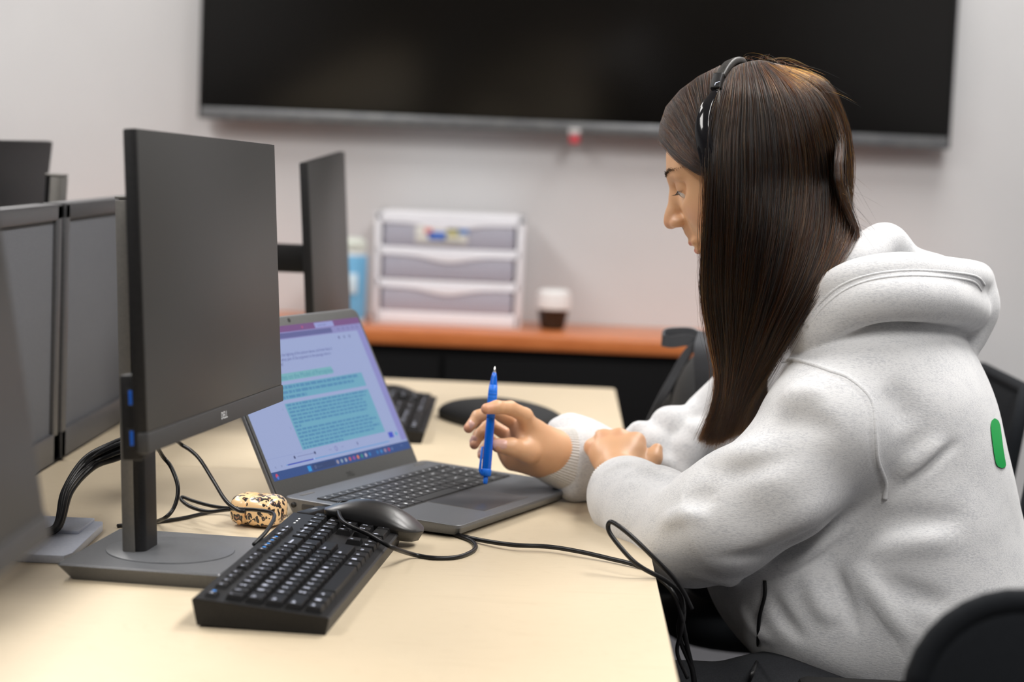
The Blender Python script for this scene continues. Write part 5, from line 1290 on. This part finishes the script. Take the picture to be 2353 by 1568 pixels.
# ------------------------------------------------------------------ office chairs
def make_chair(name, label, back_w=.46, back_h=.42, zb_=.43):
    t = thing(name, label, 'office chair', group='black office chairs')
    n = 10; V = []; F = []
    ol_ = rrect(-back_w/2, 0, back_w/2, back_h, .075, 8)
    def bulge(y, z): return .035*(y/(back_w/2))**2
    for dx in (0, .022):
        for s_ in (1.0, .97) if dx else (.97, 1.0):
            pass
    ring0 = [(bulge(y, z)*-1, y, z) for y, z in ol_]; k = len(ol_)
    cxy = (0, back_h/2)
    def lay(s_, dx): return [(-bulge(y*s_, z)+dx, y*s_, cxy[1]+(z-cxy[1])*s_) for y, z in ol_]
    L4 = [lay(.0001, 0), lay(.5, 0), lay(.95, 0), lay(1, .006), lay(1, .016), lay(.95, .022), lay(.5, .022), lay(.0001, .022)]
    V = [p for l_ in L4 for p in l_]
    for i in range(len(L4)-1):
        for j in range(k): F.append((i*k+j, i*k+(j+1) % k, (i+1)*k+(j+1) % k, (i+1)*k+j))
    bk = new('backrest', V, F, M['chairmesh'], t, True); bk.location = (.20, 0, zb_); bk.rotation_euler = (0, .13, 0)
    fr_ = tube('back_frame', [(-bulge(y, z)+.011, y, z) for y, z in ol_+[ol_[0]]], .011, M['chairmesh'], bk, 8, 1)
    tube('back_post', [(.24, 0, .72), (.245, 0, .58), (.20, 0, .46), (.08, 0, .42)], .018, M['chairpl'], t)
    superell('seat', (-.03, 0, .465), (.25, .24, .035), .45, M['chairmesh'], t)
    lathe('gas_column', [(.03, .12), (.03, .28), (.02, .28), (.02, .43)], M['chairpl'], t, 16)
    for a in range(5):
        an = 2*PI*a/5; g = tube('leg', [(0, 0, .12), (.15*math.cos(an), .15*math.sin(an), .10), (.29*math.cos(an), .29*math.sin(an), .075)], [.024, .02, .014], M['chairpl'], t)
        V2, F2 = tube_data([(.29*math.cos(an)-.02*math.sin(an), .29*math.sin(an)+.02*math.cos(an), .03), (.29*math.cos(an)+.02*math.sin(an), .29*math.sin(an)-.02*math.cos(an), .03)], .03, 14); new('caster', V2, F2, M['chairpl'], g, True)
    for s_ in (-1, 1):
        box('armrest', (-.02, s_*.27, .597), (.24, .075, .028), M['chairpl'], t, .01)
        tube('arm_post', [(.02, s_*.27, .585), (.02, s_*.28, .5), (.02, s_*.2, .45)], .014, M['chairpl'], t)
    return t
ch = make_chair('office_chair', 'black mesh office chair the girl sits on, its back rising behind the hoodie'); ch.location = (.422, 2.40, 0)
c2 = copy_tree(ch); c2.location = (.427, 1.17, 0); c2.rotation_euler = (0, 0, 1.25); c2['label'] = 'blurred black office chair nearest the lens, its rounded back in the lower corner'
for k in c2.children:
    if k.name.startswith('backrest'): k.location.z += .010; k.location.x -= .0
c3 = copy_tree(ch); c3.location = (.46, 3.15, 0); c3['label'] = 'black office chair hidden behind the girl, with a black backpack on its seat'
# backpack on the far chair
bg = thing('backpack', 'black backpack with a top handle loop behind the hair, in front of the credenza', 'backpack', (.27, 3.02, .5))
superell('body', (0.02, 0, .20), (.115, .13, .20), .7, M['softblack'], bg)
superell('front_pocket', (-.085, 0, .12), (.035, .10, .11), .6, M['softblack'], bg)
M['webbing'] = noise_mat('dark_webbing', (.035, .038, .045), (.05, .053, .06), 700, .7, bump=.3)
def ribbon(name, pts, w_, m, parent, wd=Vector((0, 0, 1)), th=.0018):
    q_ = spline(pts, 8); V = []; F = []
    for i, p in enumerate(q_):
        tg = (q_[min(i+1, len(q_)-1)]-q_[max(i-1, 0)]).normalized(); s_ = (wd-tg*wd.dot(tg)).normalized(); o_ = tg.cross(s_)
        V += [p+s_*w_+o_*th, p-s_*w_+o_*th, p-s_*w_-o_*th, p+s_*w_-o_*th]
    for i in range(len(q_)-1):
        for j in range(4): F.append((i*4+j, i*4+(j+1) % 4, (i+1)*4+(j+1) % 4, (i+1)*4+j))
    F += [(3, 2, 1, 0), tuple(range(len(q_)*4-4, len(q_)*4))]
    return new(name, V, F, m, parent)
inv_bg = Vector((-.27, -3.02, -.5))
def BQ(lst): return [P(u, v, y)+inv_bg for u, v, y in lst]
ribbon('handle', BQ([(1612, 790, 2.90), (1580, 782, 2.90), (1545, 786, 2.90), (1524, 782, 2.90), (1530, 770, 2.92), (1556, 766, 2.92), (1590, 768, 2.91), (1612, 784, 2.90)]), .0085, M['webbing'], bg)
ribbon('strap', BQ([(1622, 765, 2.90), (1612, 800, 2.88), (1612, 850, 2.88), (1616, 910, 2.89), (1630, 960, 2.9)]), .011, M['webbing'], bg, Vector((1, 0, 0)))
ribbon('strap', BQ([(1605, 792, 2.89), (1580, 810, 2.89), (1550, 860, 2.89), (1520, 915, 2.89), (1492, 975, 2.90), (1480, 1020, 2.9)]), .006, M['webbing'], bg, Vector((1, 0, .5)))
